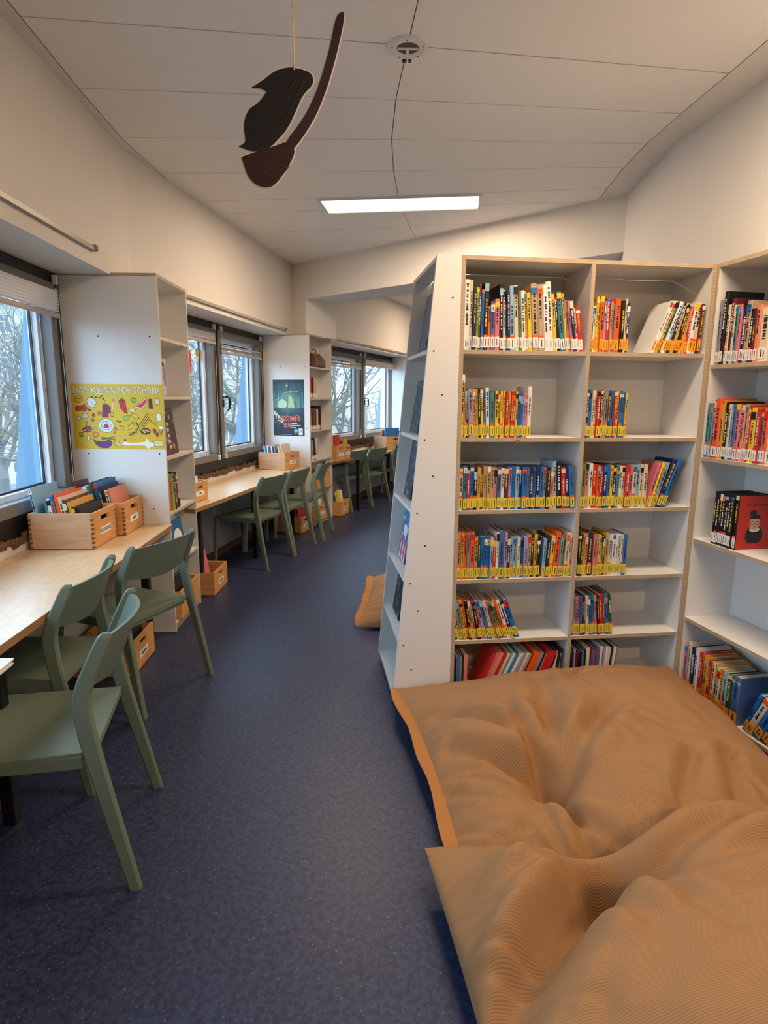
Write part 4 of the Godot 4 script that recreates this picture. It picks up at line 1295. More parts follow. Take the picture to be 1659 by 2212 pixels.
# ------------------------------------------------------------------ cushions
func cushion(called: String, label: String, cor: Array, edge: Array, T: float, feats: Array, nx: int, ny: int, flange: bool, sd: int, sag: float) -> void:
	var o := thing(called, label, "floor cushion", Transform3D(), "tan corduroy floor cushions")
	var nz := FastNoiseLite.new()
	nz.seed = sd
	nz.frequency = 2.6
	nz.fractal_octaves = 3
	var lu: float = (cor[1] - cor[0]).length()
	var lv: float = (cor[3] - cor[0]).length()
	var plan := func(u: float, v: float) -> Vector2:
		var p: Vector2 = cor[0].lerp(cor[1], u).lerp(cor[3].lerp(cor[2], u), v)
		# sides pulled in a little between the corners
		var c: Vector2 = (cor[0] + cor[1] + cor[2] + cor[3]) * 0.25
		var pull := 0.035 * (sin(PI * u) * (pow(absf(v - 0.5) * 2, 3)) + sin(PI * v) * pow(absf(u - 0.5) * 2, 3))
		p = p.lerp(c, pull)
		# the back edge is pulled forward where the cushion is pinched
		p.y += sag * exp(-pow((u - 0.36) / 0.20, 2)) * pow(1.0 - v, 3)
		return p
	var fr := RandomNumberGenerator.new()
	fr.seed = sd * 7 + 1
	var folds := feats.duplicate()
	for i in 22:
		var v0 := fr.randf_range(0.04, 0.96)
		var a: Vector2 = plan.call(0.0, v0)
		var b: Vector2 = plan.call(fr.randf_range(0.07, 0.22), clampf(v0 + fr.randf_range(-0.08, 0.08), 0.02, 0.98))
		folds.append(["c", a.x, a.y, b.x, b.y, fr.randf_range(0.008, 0.016), fr.randf_range(0.006, 0.016)])
	for i in 14:
		var u0 := fr.randf_range(0.1, 0.95)
		var a: Vector2 = plan.call(u0, 1.0)
		var b: Vector2 = plan.call(clampf(u0 + fr.randf_range(-0.06, 0.06), 0.02, 0.98), fr.randf_range(0.72, 0.90))
		folds.append(["c", a.x, a.y, b.x, b.y, fr.randf_range(0.010, 0.02), fr.randf_range(0.006, 0.014)])
	for i in 16:
		var a: Vector2 = plan.call(fr.randf_range(0.15, 0.9), fr.randf_range(0.12, 0.88))
		var b := a + Vector2.from_angle(fr.randf() * TAU) * fr.randf_range(0.10, 0.28)
		folds.append(["c", a.x, a.y, b.x, b.y, fr.randf_range(0.012, 0.024), fr.randf_range(0.004, 0.011)])
	var prof := func(u: float, v: float) -> float:
		return pow(maxf(sin(PI * u), 0.0), 0.5) * pow(maxf(sin(PI * v), 0.0), 0.5)
	var height := func(u: float, v: float) -> float:
		var e: float = lerpf(lerpf(edge[0], edge[1], u), lerpf(edge[3], edge[2], u), v)
		var p: Vector2 = plan.call(u, v)
		var k: float = prof.call(u, v)
		var y := e + T * k
		var m := smoothstep(0.0, 0.45, k)
		for f in folds:
			var g := 0.0
			if f[0] == "g":
				var dx: float = p.x - f[1]
				var dz: float = p.y - f[2]
				var cs := cos(f[6])
				var sn := sin(f[6])
				var a: float = (dx * cs + dz * sn) / f[3]
				var b: float = (-dx * sn + dz * cs) / f[4]
				g = exp(-(a * a + b * b)) * f[5]
			else:
				var A := Vector2(f[1], f[2])
				var B := Vector2(f[3], f[4])
				var t := clampf((p - A).dot(B - A) / (B - A).length_squared(), 0, 1)
				var side := (B - A).normalized().cross(p - A)
				var dist := (p - A.lerp(B, t)).length()
				var q: float = dist / f[5]
				# a crease: a sharp valley with a soft roll beside it
				var sd2: float = smoothstep(-f[5], f[5], side)
				g = -f[6] * exp(-q * q) * (1.0 - 0.6 * t) + f[6] * 0.55 * exp(-pow((dist - f[5] * 1.9) / (f[5] * 1.1), 2)) * lerpf(0.45, 1.0, sd2) * (1.0 - 0.5 * t) * sqrt(clampf(t * 5.0, 0, 1) * clampf((1 - t) * 3.0, 0, 1))
			y += g * m
		y += nz.get_noise_2d(p.x, p.y) * 0.022 * m
		return maxf(y, 0.012)
	var top := PackedVector3Array()
	var uv := PackedVector2Array()
	for j in ny + 1:
		for i in nx + 1:
			# finer rows near the rim
			var u := 0.5 - 0.5 * cos(PI * i / nx) if false else i / float(nx)
			var v := j / float(ny)
			u = lerpf(u, 0.5 - 0.5 * cos(PI * u), 0.5)
			v = lerpf(v, 0.5 - 0.5 * cos(PI * v), 0.5)
			var p: Vector2 = plan.call(u, v)
			top.append(Vector3(p.x, height.call(u, v), p.y))
			uv.append(Vector2(u * lu, v * lv) / 0.019)
	var W := nx + 1
	var nrm := PackedVector3Array()
	for j in ny + 1:
		for i in nx + 1:
			var a := top[j * W + mini(i + 1, nx)] - top[j * W + maxi(i - 1, 0)]
			var b := top[mini(j + 1, ny) * W + i] - top[maxi(j - 1, 0) * W + i]
			nrm.append(b.cross(a).normalized())
	var idx := PackedInt32Array()
	for j in ny:
		for i in nx:
			var q := j * W + i
			idx.append_array([q, q + 1, q + W + 1, q, q + W + 1, q + W])
	# underside
	var base := top.size()
	for j in ny + 1:
		for i in nx + 1:
			var t := top[j * W + i]
			var rim := i == 0 or j == 0 or i == nx or j == ny
			var k := minf(minf(i, nx - i) / (nx * 0.12), minf(j, ny - j) / (ny * 0.12))
			top.append(t if rim else Vector3(t.x, lerpf(minf(t.y, 0.1), 0.004, clampf(k, 0, 1)), t.z))
			nrm.append(Vector3.DOWN)
			uv.append(uv[j * W + i])
	for j in ny:
		for i in nx:
			var q := base + j * W + i
			idx.append_array([q, q + W + 1, q + 1, q, q + W, q + W + 1])
	var arr := []
	arr.resize(Mesh.ARRAY_MAX)
	arr[Mesh.ARRAY_VERTEX] = top
	arr[Mesh.ARRAY_NORMAL] = nrm
	arr[Mesh.ARRAY_TEX_UV] = uv
	arr[Mesh.ARRAY_INDEX] = idx
	var mesh := ArrayMesh.new()
	mesh.add_surface_from_arrays(Mesh.PRIMITIVE_TRIANGLES, arr)
	put(o, "cover", mesh, M["corduroy"])
	if flange:
		# stitched double seam standing out along the open side
		var fl := sheet(6, 60, func(u: float, v: float) -> Vector3:
			var p: Vector2 = plan.call(0.0, v)
			var q: Vector2 = plan.call(0.02, v)
			var n := (p - q).normalized()
			var w := 0.040 * (0.88 + 0.12 * sin(v * 17.0)) * sqrt(clampf(minf(v, 1 - v) * 14, 0.1, 1))
			var y0: float = height.call(0.006, v)
			return Vector3(p.x + n.x * w * (1 - u) - n.x * 0.012 * u, maxf(y0 + 0.007 * (1 - u) * sin(v * 21.0 + 1.0) + 0.004, 0.010), p.y + n.y * w * (1 - u) - n.y * 0.012 * u), Vector3(0, 0.006, 0), Vector2(0.05, lv) / 0.032)
		put(o, "seam_border", fl, M["seam"])

func cushions() -> void:
	cushion("floor_cushion", "big tan corduroy floor cushion lying in the corner before the bookcases", [Vector2(0.06, -2.78), Vector2(1.46, -2.93), Vector2(1.60, -1.66), Vector2(0.26, -1.62)], [0.105, 0.17, 0.06, 0.03], 0.165, [
		["g", 0.60, -1.99, 0.14, 0.15, -0.115, 0.0], ["g", 1.12, -2.45, 0.45, 0.35, 0.045, 0.3], ["g", 0.40, -1.82, 0.15, 0.12, 0.045, 0.0], ["g", 0.38, -2.30, 0.2, 0.14, 0.04, 0.2], ["g", 0.95, -1.98, 0.25, 0.2, 0.04, 0.0],
		["c", 0.61, -2.0, 0.52, -2.40, 0.032, 0.074], ["c", 0.62, -2.02, 0.74, -2.66, 0.054, 0.068], ["c", 0.54, -2.06, 0.26, -2.18, 0.029, 0.068], ["c", 0.50, -2.23, 0.24, -2.40, 0.027, 0.054], ["c", 0.62, -1.92, 0.67, -1.68, 0.027, 0.047],
		["c", 0.60, -1.90, 0.78, -1.70, 0.027, 0.054], ["c", 0.63, -1.97, 0.98, -2.36, 0.041, 0.061], ["c", 1.14, -2.05, 0.92, -1.70, 0.032, 0.032], ["c", 1.30, -2.1, 1.15, -1.72, 0.032, 0.030], ["c", 0.24, -1.98, 0.42, -1.90, 0.020, 0.030], ["c", 0.9, -2.75, 0.8, -2.45, 0.036, 0.027]], 190, 150, true, 3, 0.0)
	cushion("floor_cushion", "nearest tan corduroy floor cushion, rumpled and folded, reaching the picture's lower edge", [Vector2(0.135, -1.70), Vector2(1.50, -1.84), Vector2(1.80, -0.25), Vector2(0.33, -0.20)], [0.115, 0.20, 0.06, 0.012], 0.21, [
		["g", 0.64, -1.47, 0.13, 0.09, -0.15, 0.0], ["g", 0.88, -1.00, 0.45, 0.36, 0.11, 0.4], ["g", 1.10, -1.58, 0.30, 0.14, 0.07, 0.25], ["g", 0.33, -1.50, 0.12, 0.10, 0.05, 0.6],
		["c", 0.62, -1.46, 0.17, -1.02, 0.065, 0.150], ["c", 0.70, -1.47, 1.22, -1.64, 0.040, 0.075], ["c", 0.70, -1.42, 1.30, -1.48, 0.045, 0.055], ["c", 0.52, -1.50, 0.18, -1.60, 0.035, 0.045], ["c", 0.45, -1.47, 0.24, -1.34, 0.03, 0.040],
		["c", 0.56, -1.33, 0.63, -1.18, 0.035, 0.035], ["c", 0.70, -1.30, 0.77, -1.16, 0.03, 0.030], ["c", 0.72, -1.38, 1.5, -1.15, 0.05, 0.035], ["c", 0.45, -0.95, 0.85, -0.80, 0.05, 0.02]], 210, 180, false, 8, 0.13)
	cushion("floor_cushion", "tan corduroy floor cushion partly hidden behind the display shelf", [Vector2(-0.09, -4.50), Vector2(1.2, -4.62), Vector2(1.1, -3.62), Vector2(-0.17, -3.83)], [0.16, 0.1, 0.05, 0.02], 0.24, [["g", 0.5, -4.1, 0.2, 0.2, -0.08, 0.0], ["c", 0.4, -4.1, 0.0, -3.95, 0.04, 0.02], ["c", 0.45, -4.15, 0.0, -4.3, 0.04, 0.02]], 70, 60, true, 12, 0.0)

# ------------------------------------------------------------------ crates
func crate(tr: Transform3D, w: float, d: float, h: float, text: String, label: String, pale: bool, books: String, bl: String, heap_it := false) -> void:
	var o := thing("crate", label, "crate", tr, "wooden book crates")
	var T := 0.013
	for z in [-T / 2, -d + T / 2]:
		var st := stn()
		var sw := 0.05
		var y1 := h - 0.028
		var y0 := h - 0.056
		for q in [[-w / 2 + 0.0, -sw, 0.004, h], [sw, w / 2, 0.004, h], [-sw, sw, 0.004, y0], [-sw, sw, y1, h]]:
			bx(st, Vector3((q[0] + q[1]) / 2 + w / 2, (q[2] + q[3]) / 2, z), Vector3(q[1] - q[0], q[3] - q[2], T))
		obj("end_panel", st, M["crate"], o)
	for x in [T / 2, w - T / 2]:
		var st := stn()
		bx(st, Vector3(x, h / 2 + 0.002, -d / 2), Vector3(T, h - 0.004, d - 2 * T))
		var sp := obj("side_panel", st, M["crate_pale"] if pale else M["crate"], o)
		if not heap_it:
			st = stn()
			var n := int(h / 0.024)
			for i in n:
				for z in [-0.0062, -d + 0.0062]:
					bx(st, Vector3(x, 0.012 + i * 0.024, z), Vector3(T + 0.0012, 0.012, 0.0128))
			obj("finger_joint", st, M["joint"], sp)
	var b := stn()
	bx(b, Vector3(w / 2, 0.007, -d / 2), Vector3(w - 2 * T, 0.010, d - 2 * T))
	obj("bottom", b, M["crate"], o)
	if text != "":
		var st := stn()
		bx(st, Vector3(w / 2, h * 0.42, 0.0008), Vector3(0.135, 0.038, 0.0016))
		var pl := obj("name_card", st, M["paper"], o)
		if text.begins_with("#"):
			# printing too small to read in the photograph
			st = stn()
			var n := int(text.substr(1))
			for i in n:
				bx(st, Vector3(w / 2 + (i - (n - 1) / 2.0) * 0.0105, h * 0.42, 0.0018), Vector3(0.0075, 0.010 + 0.004 * ((i * 7) % 3), 0.0006))
			obj("printing", st, M["ink"], pl)
		else:
			put(pl, "lettering", text_mesh(text, 0.0255), M["ink"], Vector3(w / 2, h * 0.42, 0.0018))
	# books standing across the crate
	var k := 0
	var z := -T - 0.006
	for tk in books.split(" ", false):
		if tk.begins_with("_"):
			z -= float(tk.substr(1)) * 0.001
			continue
		var q := tk.substr(1).split(".")
		var bw := float(q[0]) * 0.00155
		var bh := float(q[1]) / pow(10.0, q[1].length()) * 1.12
		var bd := (float(q[2]) / pow(10.0, q[2].length())) if q.size() > 2 else 0.2
		var lean := deg_to_rad(float(q[3]) if q.size() > 3 else 5.0)
		# thickness axis towards the label face, spine towards the near side
		var basis := Basis(Vector3(0, 0, 1), Vector3.UP, Vector3(-1, 0, 0)) * Basis(Vector3(0, 0, 1), lean)
		z -= bw / cos(lean) + 0.002
		var xo := T + 0.004
		if z < -d + T + 0.004:
			break
		if heap_it:
			heap_book(tr * Transform3D(basis, Vector3(xo, 0.013, z)), bw, bh, minf(bd, w - 2 * T - 0.01), tk.substr(0, 1), "")
			k += 1
			continue
		make_book(tr * Transform3D(basis, Vector3(xo, 0.013, z)), bw, bh, minf(bd, w - 2 * T - 0.01), tk.substr(0, 1), "", "%s book, %s from the front in the %s" % [PAL[tk.substr(0, 1)][0], ORD[k], bl], "books in the " + bl, k % 3 != 2)
		k += 1

func crates() -> void:
	var b1: Vector2 = B1[1].normalized()
	# desk under the nearest window
	crate(frame(Vector2(-1.505, -3.095), b1, 0.716), 0.315, 0.325, 0.19, "DETEKTIVE", "pale wooden crate of books on the near desk, its card reading DETEKTIVE", true,
		"K14.185.290.14 N10.190.280.14 y14.212.280.12 M12.222.280.12 C16.235.28.10 O16.245.27.8 E12.250.285.8 W14.225.24.7 T10.215.2.6 _30 t12.275.29.9", "crate marked DETEKTIVE")
	crate(frame(Vector2(-1.482, -3.425), b1, 0.716), 0.315, 0.31, 0.19, "#5", "wooden crate of books behind another crate, close to the yellow poster", false,
		"s10.232.240.12 C14.225.260.12 K14.225.28.10 N12.240.27.9 B14.262.285.8 G12.262.28.8 B14.215.25.8 W16.240.28.7 t10.235.26.7 N12.215.25.7 m10.262.2.7", "crate behind the one marked DETEKTIVE")
	# on the floor under the near desk and in the poster cabinet
	crate(frame(Vector2(-1.353, -3.10), Vector2(-0.05, -1.0), 0.001), 0.36, 0.32, 0.185, "#8", "wooden crate on the floor under the near desk, behind the third chair", false, "K12.23.26.6 c10.225.26.6 N12.22.26.6 W10.235.26.6 b12.21.26.6", "crate on the floor under the near desk", true)
	crate(frame(Vector2(-1.325, -3.83), Vector2(-0.016, -1.0), 0.063), 0.42, 0.27, 0.185, "#6", "wooden crate on the lowest shelf of the yellow poster cabinet", false, "K12.24.3.6 C20.23.3.6 W10.245.3.6 G12.235.3.6 W14.25.3.6", "crate on the lowest shelf of the poster cabinet", true)
	crate(frame(Vector2(-1.295, -4.50), Vector2(0.02, -1.0), 0.001), 0.36, 0.30, 0.18, "#9", "wooden crate on the floor just past the yellow poster cabinet", false, "_70 P8.265.24.10 _40 t10.25.26.8 W10.235.24.8 K12.225.24.6 W12.22.24.6", "crate past the poster cabinet", true)
	# second desk
	var d2 := Vector2(0.33, -0.944)
	crate(frame(Vector2(-1.085, -6.70), d2, 0.716), 0.33, 0.34, 0.19, "#6", "pale wooden crate of books at the far end of the second desk", true, "C10.245.2.9 c10.235.22.9 C12.225.18.8 _30 E12.225.29.8 N12.215.26.6 W12.22.26.6 m10.215.26.6 b10.215.26.5 W10.225.26.5 B12.225.28.5 t10.22.28.5", "pale crate on the second desk", true)
	crate(frame(Vector2(-1.43, -4.50), B2[1], 0.716), 0.26, 0.2, 0.15, "#4", "small wooden crate at the near end of the second desk", false, "W10.16.15 p8.165.15", "small crate on the second desk", true)
	# floor by the teal poster cabinet
	crate(frame(Vector2(-0.93, -6.72), d2, 0.001), 0.25, 0.34, 0.185, "#5", "wooden crate on the floor behind the far chairs of the second desk", false, "R10.23.2.6 O12.225.2.6 c10.23.2.6", "crate behind the second desk's far chairs", true)
	crate(frame(Vector2(-0.80, -7.085), d2, 0.063), 0.30, 0.26, 0.185, "#5", "wooden crate on the lowest shelf of the teal poster cabinet", false, "W10.24.2.6 c10.23.2.6", "crate on the teal cabinet's lowest shelf", true)
	crate(frame(Vector2(-0.79, -7.10), d2, 0.443), 0.40, 0.26, 0.185, "", "wooden crate on the fifth shelf of the teal poster cabinet", false, "m10.21.2.6 R10.2.2.6", "crate on the teal cabinet's fifth shelf", true)
	crate(frame(Vector2(-0.553, -7.76), Vector2(0.30, -0.954), 0.001), 0.30, 0.28, 0.19, "#9", "wooden crate on the floor past the teal poster cabinet", false, "Y8.29.1.8 W12.27.2.8 E10.2.2.6 K10.21.2.6", "crate past the teal cabinet", true)
	# far desk
	crate(frame(Vector2(-0.60, -7.66), B3[1], 0.716), 0.27, 0.24, 0.20, "#4", "wooden crate at the near end of the farthest desk", false, "R14.285.15.3 W12.26.15.3 c12.23.15.3", "nearer crate on the farthest desk", true)
	crate(frame(Vector2(-0.50, -7.96), B3[1], 0.716), 0.13, 0.24, 0.19, "#3", "narrow wooden crate beside the larger crate on the farthest desk", false, "y12.23.1.3 c10.225.1.3", "narrow crate on the farthest desk", true)
	crate(frame(Vector2(0.03, -9.50), Vector2(0.80, -0.60), 0.716), 0.36, 0.34, 0.21, "", "whitish crate at the far end of the farthest desk", true, "B12.29.26.4 t10.285.26.4 N14.26.26.4 m12.25.26.4 R12.255.26.4 P10.25.26.4 W10.26.26.4", "whitish crate on the farthest desk", true)

# ------------------------------------------------------------------ prints (flat pictures drawn into images)
func fpoly(im: Image, pts: Array, c: Color) -> void:
	var y0 := 1e9
	var y1 := -1e9
	for p in pts:
		y0 = minf(y0, p.y)
		y1 = maxf(y1, p.y)
	for y in range(maxi(0, int(floor(y0))), mini(im.get_height() - 1, int(ceil(y1))) + 1):
		var xs := []
		for i in pts.size():
			var a: Vector2 = pts[i]
			var b: Vector2 = pts[(i + 1) % pts.size()]
			if (a.y <= y + 0.5) != (b.y <= y + 0.5):
				xs.append(a.x + (y + 0.5 - a.y) / (b.y - a.y) * (b.x - a.x))
		xs.sort()
		for k in range(0, xs.size() - 1, 2):
			var xa := maxi(0, int(round(xs[k])))
			var xb := mini(im.get_width(), int(round(xs[k + 1])))
			if xb > xa:
				im.fill_rect(Rect2i(xa, y, xb - xa, 1), c)

func ell(cx: float, cy: float, rx: float, ry: float, rot := 0.0, a0 := 0.0, a1 := TAU, n := 20) -> Array:
	var pts := []
	for k in n + (1 if a1 - a0 < TAU - 0.01 else 0):
		var a := a0 + (a1 - a0) * k / n
		pts.append(Vector2(cx, cy) + Vector2(cos(a) * rx, sin(a) * ry).rotated(rot))
	return pts

func fline(im: Image, pts: Array, w: float, c: Color) -> void:
	for i in pts.size() - 1:
		var a: Vector2 = pts[i]
		var b: Vector2 = pts[i + 1]
		var n := (b - a).orthogonal().normalized() * w * 0.5
		fpoly(im, [a + n, b + n, b - n, a - n], c)
		if w > 2.5:
			fpoly(im, ell(b.x, b.y, w * 0.5, w * 0.5, 0, 0, TAU, 10), c)
	if w > 2.5:
		fpoly(im, ell(pts[0].x, pts[0].y, w * 0.5, w * 0.5, 0, 0, TAU, 10), c)

func blob(im: Image, pts: Array, fill: Color, ow := 2.6, oc := Color(0.12, 0.09, 0.07)) -> void:
	fpoly(im, pts, fill)
	if ow > 0:
		fline(im, pts + [pts[0]], ow, oc)

const STROKES := {
	"D": [[0, 0, 0, 1], [0, 0, 0.6, 0.1, 0.9, 0.45, 0.65, 0.88, 0, 1]], "A": [[0, 1, 0.5, 0, 1, 1], [0.22, 0.65, 0.8, 0.65]],
	"S": [[0.95, 0.12, 0.55, 0, 0.1, 0.2, 0.25, 0.45, 0.75, 0.58, 0.9, 0.8, 0.5, 1, 0.05, 0.88]], "K": [[0.05, 0, 0.05, 1], [0.9, 0, 0.1, 0.52, 0.95, 1]],
	"E": [[0.9, 0, 0.05, 0, 0.05, 1, 0.95, 1], [0.05, 0.48, 0.75, 0.48]], "N": [[0.05, 1, 0.05, 0, 0.92, 1, 0.92, 0]], "I": [[0.5, 0, 0.5, 1]],
	"C": [[0.95, 0.12, 0.5, 0, 0.1, 0.4, 0.15, 0.8, 0.55, 1, 0.95, 0.88]], "H": [[0.08, 0, 0.08, 1], [0.92, 0, 0.92, 1], [0.08, 0.5, 0.92, 0.5]],
	"O": [[0.5, 0, 0.08, 0.3, 0.1, 0.75, 0.5, 1, 0.9, 0.75, 0.92, 0.3, 0.5, 0]], "!": [[0.6, 0, 0.5, 0.68], [0.48, 0.96, 0.49, 1.0]], " ": [],
	"B": [[0.05, 1, 0.05, 0, 0.7, 0.05, 0.75, 0.35, 0.1, 0.48, 0.85, 0.6, 0.8, 0.92, 0.05, 1]], "T": [[0, 0, 1, 0], [0.5, 0, 0.5, 1]],
	"M": [[0, 1, 0.12, 0, 0.5, 0.7, 0.88, 0, 1, 1]], "R": [[0.05, 1, 0.05, 0, 0.75, 0.08, 0.75, 0.4, 0.1, 0.5, 0.9, 1]],
}

func letters(im: Image, text: String, at: Vector2, size: Vector2, gap: float, w: float, c: Color, shake := 0.0) -> void:
	var x := at.x
	var r := RandomNumberGenerator.new()
	r.seed = 5
	for ch in text:
		var narrow := 0.35 if ch == "I" or ch == "!" else (0.55 if ch == " " else 1.0)
		var dy := r.randf_range(-1, 1) * shake
		for s in STROKES[ch]:
			var pts := []
			for k in range(0, s.size(), 2):
				pts.append(Vector2(x + s[k] * size.x * narrow, at.y + dy + s[k + 1] * size.y))
			fline(im, pts, w, c)
		x += size.x * narrow + gap

func print_mat(key: String, im: Image, rough := 0.45) -> StandardMaterial3D:
	var m := mat(key, Color(1, 1, 1), rough)
	im.generate_mipmaps()
	m.albedo_texture = ImageTexture.create_from_image(im)
	return m

# thin sheet whose front face carries a whole picture
func picture_mesh(w: float, h: float) -> ArrayMesh:
	var key := ["pic", w, h]
	if not mesh_cache.has(key):
		var st := stn()
		var z := 0.0008
		var p := [Vector3(-w / 2, -h / 2, z), Vector3(w / 2, -h / 2, z), Vector3(w / 2, h / 2, z), Vector3(-w / 2, h / 2, z)]
		var uv := [Vector2(0, 1), Vector2(1, 1), Vector2(1, 0), Vector2(0, 0)]
		for face in 2:
			for i in ([0, 2, 1, 0, 3, 2] if face == 0 else [0, 1, 2, 0, 2, 3]):
				st.set_normal(Vector3(0, 0, 1 if face == 0 else -1))
				st.set_uv(uv[i])
				st.add_vertex(p[i] if face == 0 else p[i] - Vector3(0, 0, z))
		mesh_cache[key] = st.commit()
	return mesh_cache[key]

func food_poster() -> Image:
	var W := 640
	var H := 456
	var im := Image.create(W, H, false, Image.FORMAT_RGB8)
	var bg := Color(0.86, 0.72, 0.12)
	im.fill(bg)
	# folds in the paper
	im.fill_rect(Rect2i(0, 0, 640, 3), Color(0.90, 0.80, 0.35))
	for x in [319, 320]:
		im.fill_rect(Rect2i(x, 0, 1, H), Color(0.90, 0.78, 0.25))
	im.fill_rect(Rect2i(0, 228, W, 1), Color(0.82, 0.67, 0.12))
	for pass_ in 2:
		var w := 9.0 if pass_ == 0 else 5.5
		var c := Color(0.25, 0.27, 0.33) if pass_ == 0 else Color(0.93, 0.93, 0.90)
		letters(im, "DAS", Vector2(18, 20), Vector2(30, 44), 8, w, c, 2)
		letters(im, "KENN", Vector2(146, 20), Vector2(32, 46), 11, w, c, 2)
		letters(im, "ICH", Vector2(338, 20), Vector2(24, 46), 9, w, c, 2)
		letters(im, "SCHON!", Vector2(430, 22), Vector2(27, 46), 8, w, c, 2)
	var red := Color(0.80, 0.16, 0.16)
	var wht := Color(0.93, 0.93, 0.90)
	var k := Color(0.12, 0.09, 0.07)
	# small text lines between the drawings
	var r := RandomNumberGenerator.new()
	r.seed = 3
	for i in 46:
		var x := r.randi_range(10, 600)
		var y := r.randi_range(95, 440)
		im.fill_rect(Rect2i(x, y, r.randi_range(18, 44), 2), Color(0.66, 0.55, 0.12))
	# lemon, apples, half pear, berries
	blob(im, ell(48, 108, 30, 24), Color(0.86, 0.62, 0.18))
	fline(im, [Vector2(26, 104), Vector2(70, 102)], 3, k)
	blob(im, ell(40, 172, 19, 19), red)
	blob(im, ell(80, 170, 24, 22), red)
	fline(im, [Vector2(84, 150), Vector2(100, 136)], 3, k)
	blob(im, [Vector2(102, 112), Vector2(128, 94), Vector2(160, 106), Vector2(174, 132), Vector2(160, 158), Vector2(134, 168), Vector2(112, 148)], Color(0.88, 0.90, 0.86))
	fline(im, [Vector2(124, 122), Vector2(140, 132), Vector2(158, 146)], 2.6, Color(0.3, 0.42, 0.42))
	for p in [[146, 92], [172, 94], [198, 96], [214, 84], [222, 104], [114, 178], [122, 184]]:
		fpoly(im, ell(p[0], p[1], 7, 6), k)
	# grapes
	for row in 6:
		for q in 4 - absi(row - 2) / 2:
			blob(im, ell(222 + q * 14 - row * 1.5 + row * 0.0, 150 + row * 15, 8.5, 8.5, 0, 0, TAU, 10), Color(0.55, 0.10, 0.34), 2)
	fline(im, [Vector2(232, 140), Vector2(226, 122), Vector2(240, 114)], 3, Color(0.25, 0.2, 0.1))
	# onions, plum, radishes
	blob(im, ell(40, 240, 16, 14), Color(0.85, 0.83, 0.74))
	blob(im, ell(84, 224, 24, 18, -0.2), Color(0.82, 0.80, 0.76))
	blob(im, ell(146, 218, 11, 10), Color(0.72, 0.2, 0.2))
	blob(im, ell(138, 252, 9, 12), Color(0.8, 0.35, 0.4))
	blob(im, ell(190, 206, 13, 13), Color(0.88, 0.42, 0.14))
	# plate of stew
	fpoly(im, ell(230, 292, 54, 50), Color(0.28, 0.34, 0.38))
	fpoly(im, ell(230, 292, 51, 47), Color(0.88, 0.92, 0.93))
	for i in 14:
		var a := TAU * i / 14.0
		fline(im, [Vector2(230 + cos(a) * 30, 292 + sin(a) * 28), Vector2(230 + cos(a + 0.3) * 36, 292 + sin(a + 0.3) * 33)], 4, Color(0.25, 0.33, 0.45))
	fpoly(im, [Vector2(210, 300), Vector2(216, 280), Vector2(228, 284), Vector2(234, 272), Vector2(244, 286), Vector2(252, 298), Vector2(240, 310), Vector2(222, 310)], Color(0.72, 0.16, 0.2))
	# pasta salad
	blob(im, [Vector2(60, 316), Vector2(90, 296), Vector2(120, 300), Vector2(124, 318), Vector2(96, 340), Vector2(66, 336)], Color(0.6, 0.25, 0.2))
	fline(im, [Vector2(88, 304), Vector2(94, 266)], 7, Color(0.3, 0.38, 0.42))
	for i in 9:
		fpoly(im, ell(70 + i * 7, 312 + (i * 13) % 20, 5, 4), [k, wht, Color(0.7, 0.2, 0.15)][i % 3])
	# egg, orange, knife and fork, sandwich
	blob(im, ell(98, 378, 11, 17), wht)
	blob(im, ell(150, 356, 21, 19), Color(0.92, 0.55, 0.20))
	blob(im, [Vector2(32, 344), Vector2(66, 340), Vector2(68, 352), Vector2(34, 356)], Color(0.78, 0.5, 0.2))
	blob(im, [Vector2(34, 362), Vector2(68, 360), Vector2(68, 370), Vector2(34, 372)], Color(0.78, 0.5, 0.2))
	blob(im, [Vector2(130, 306), Vector2(158, 304), Vector2(158, 314), Vector2(130, 316)], wht, 2)
	# beans
	for i in 3:
		fline(im, [Vector2(190, 372 + i * 8), Vector2(230, 378 + i * 3), Vector2(286, 368 + i * 10)], 5, Color(0.16, 0.40, 0.22))
	# aubergine
	blob(im, [Vector2(150, 424), Vector2(170, 402), Vector2(206, 404), Vector2(240, 392), Vector2(262, 402), Vector2(260, 428), Vector2(236, 448), Vector2(196, 450), Vector2(166, 440)], Color(0.42, 0.18, 0.48))
	blob(im, [Vector2(130, 386), Vector2(152, 400), Vector2(172, 400), Vector2(160, 416), Vector2(164, 430), Vector2(148, 424), Vector2(140, 410)], Color(0.2, 0.45, 0.25))
	blob(im, [Vector2(282, 392), Vector2(334, 418), Vector2(322, 446), Vector2(280, 430)], Color(0.88, 0.76, 0.40))
	# carrot, sweet
	blob(im, [Vector2(286, 304), Vector2(306, 308), Vector2(284, 352), Vector2(278, 350)], Color(0.92, 0.52, 0.14))
	fline(im, [Vector2(296, 304), Vector2(300, 268)], 5, Color(0.2, 0.42, 0.22))
	blob(im, [Vector2(308, 252), Vector2(340, 262), Vector2(336, 272), Vector2(308, 262)], Color(0.75, 0.25, 0.25), 2)
	# ribbon of spaghetti
	fline(im, [Vector2(240, 82), Vector2(290, 78), Vector2(326, 92), Vector2(312, 120), Vector2(326, 140), Vector2(314, 160)], 5, Color(0.66, 0.66, 0.58))
	blob(im, ell(292, 114, 11, 9), Color(0.88, 0.55, 0.5), 2, red)
	fline(im, [Vector2(288, 134), Vector2(286, 172)], 5, Color(0.85, 0.83, 0.72))
	blob(im, [Vector2(268, 196), Vector2(288, 198), Vector2(286, 226), Vector2(266, 224)], Color(0.88, 0.72, 0.16))
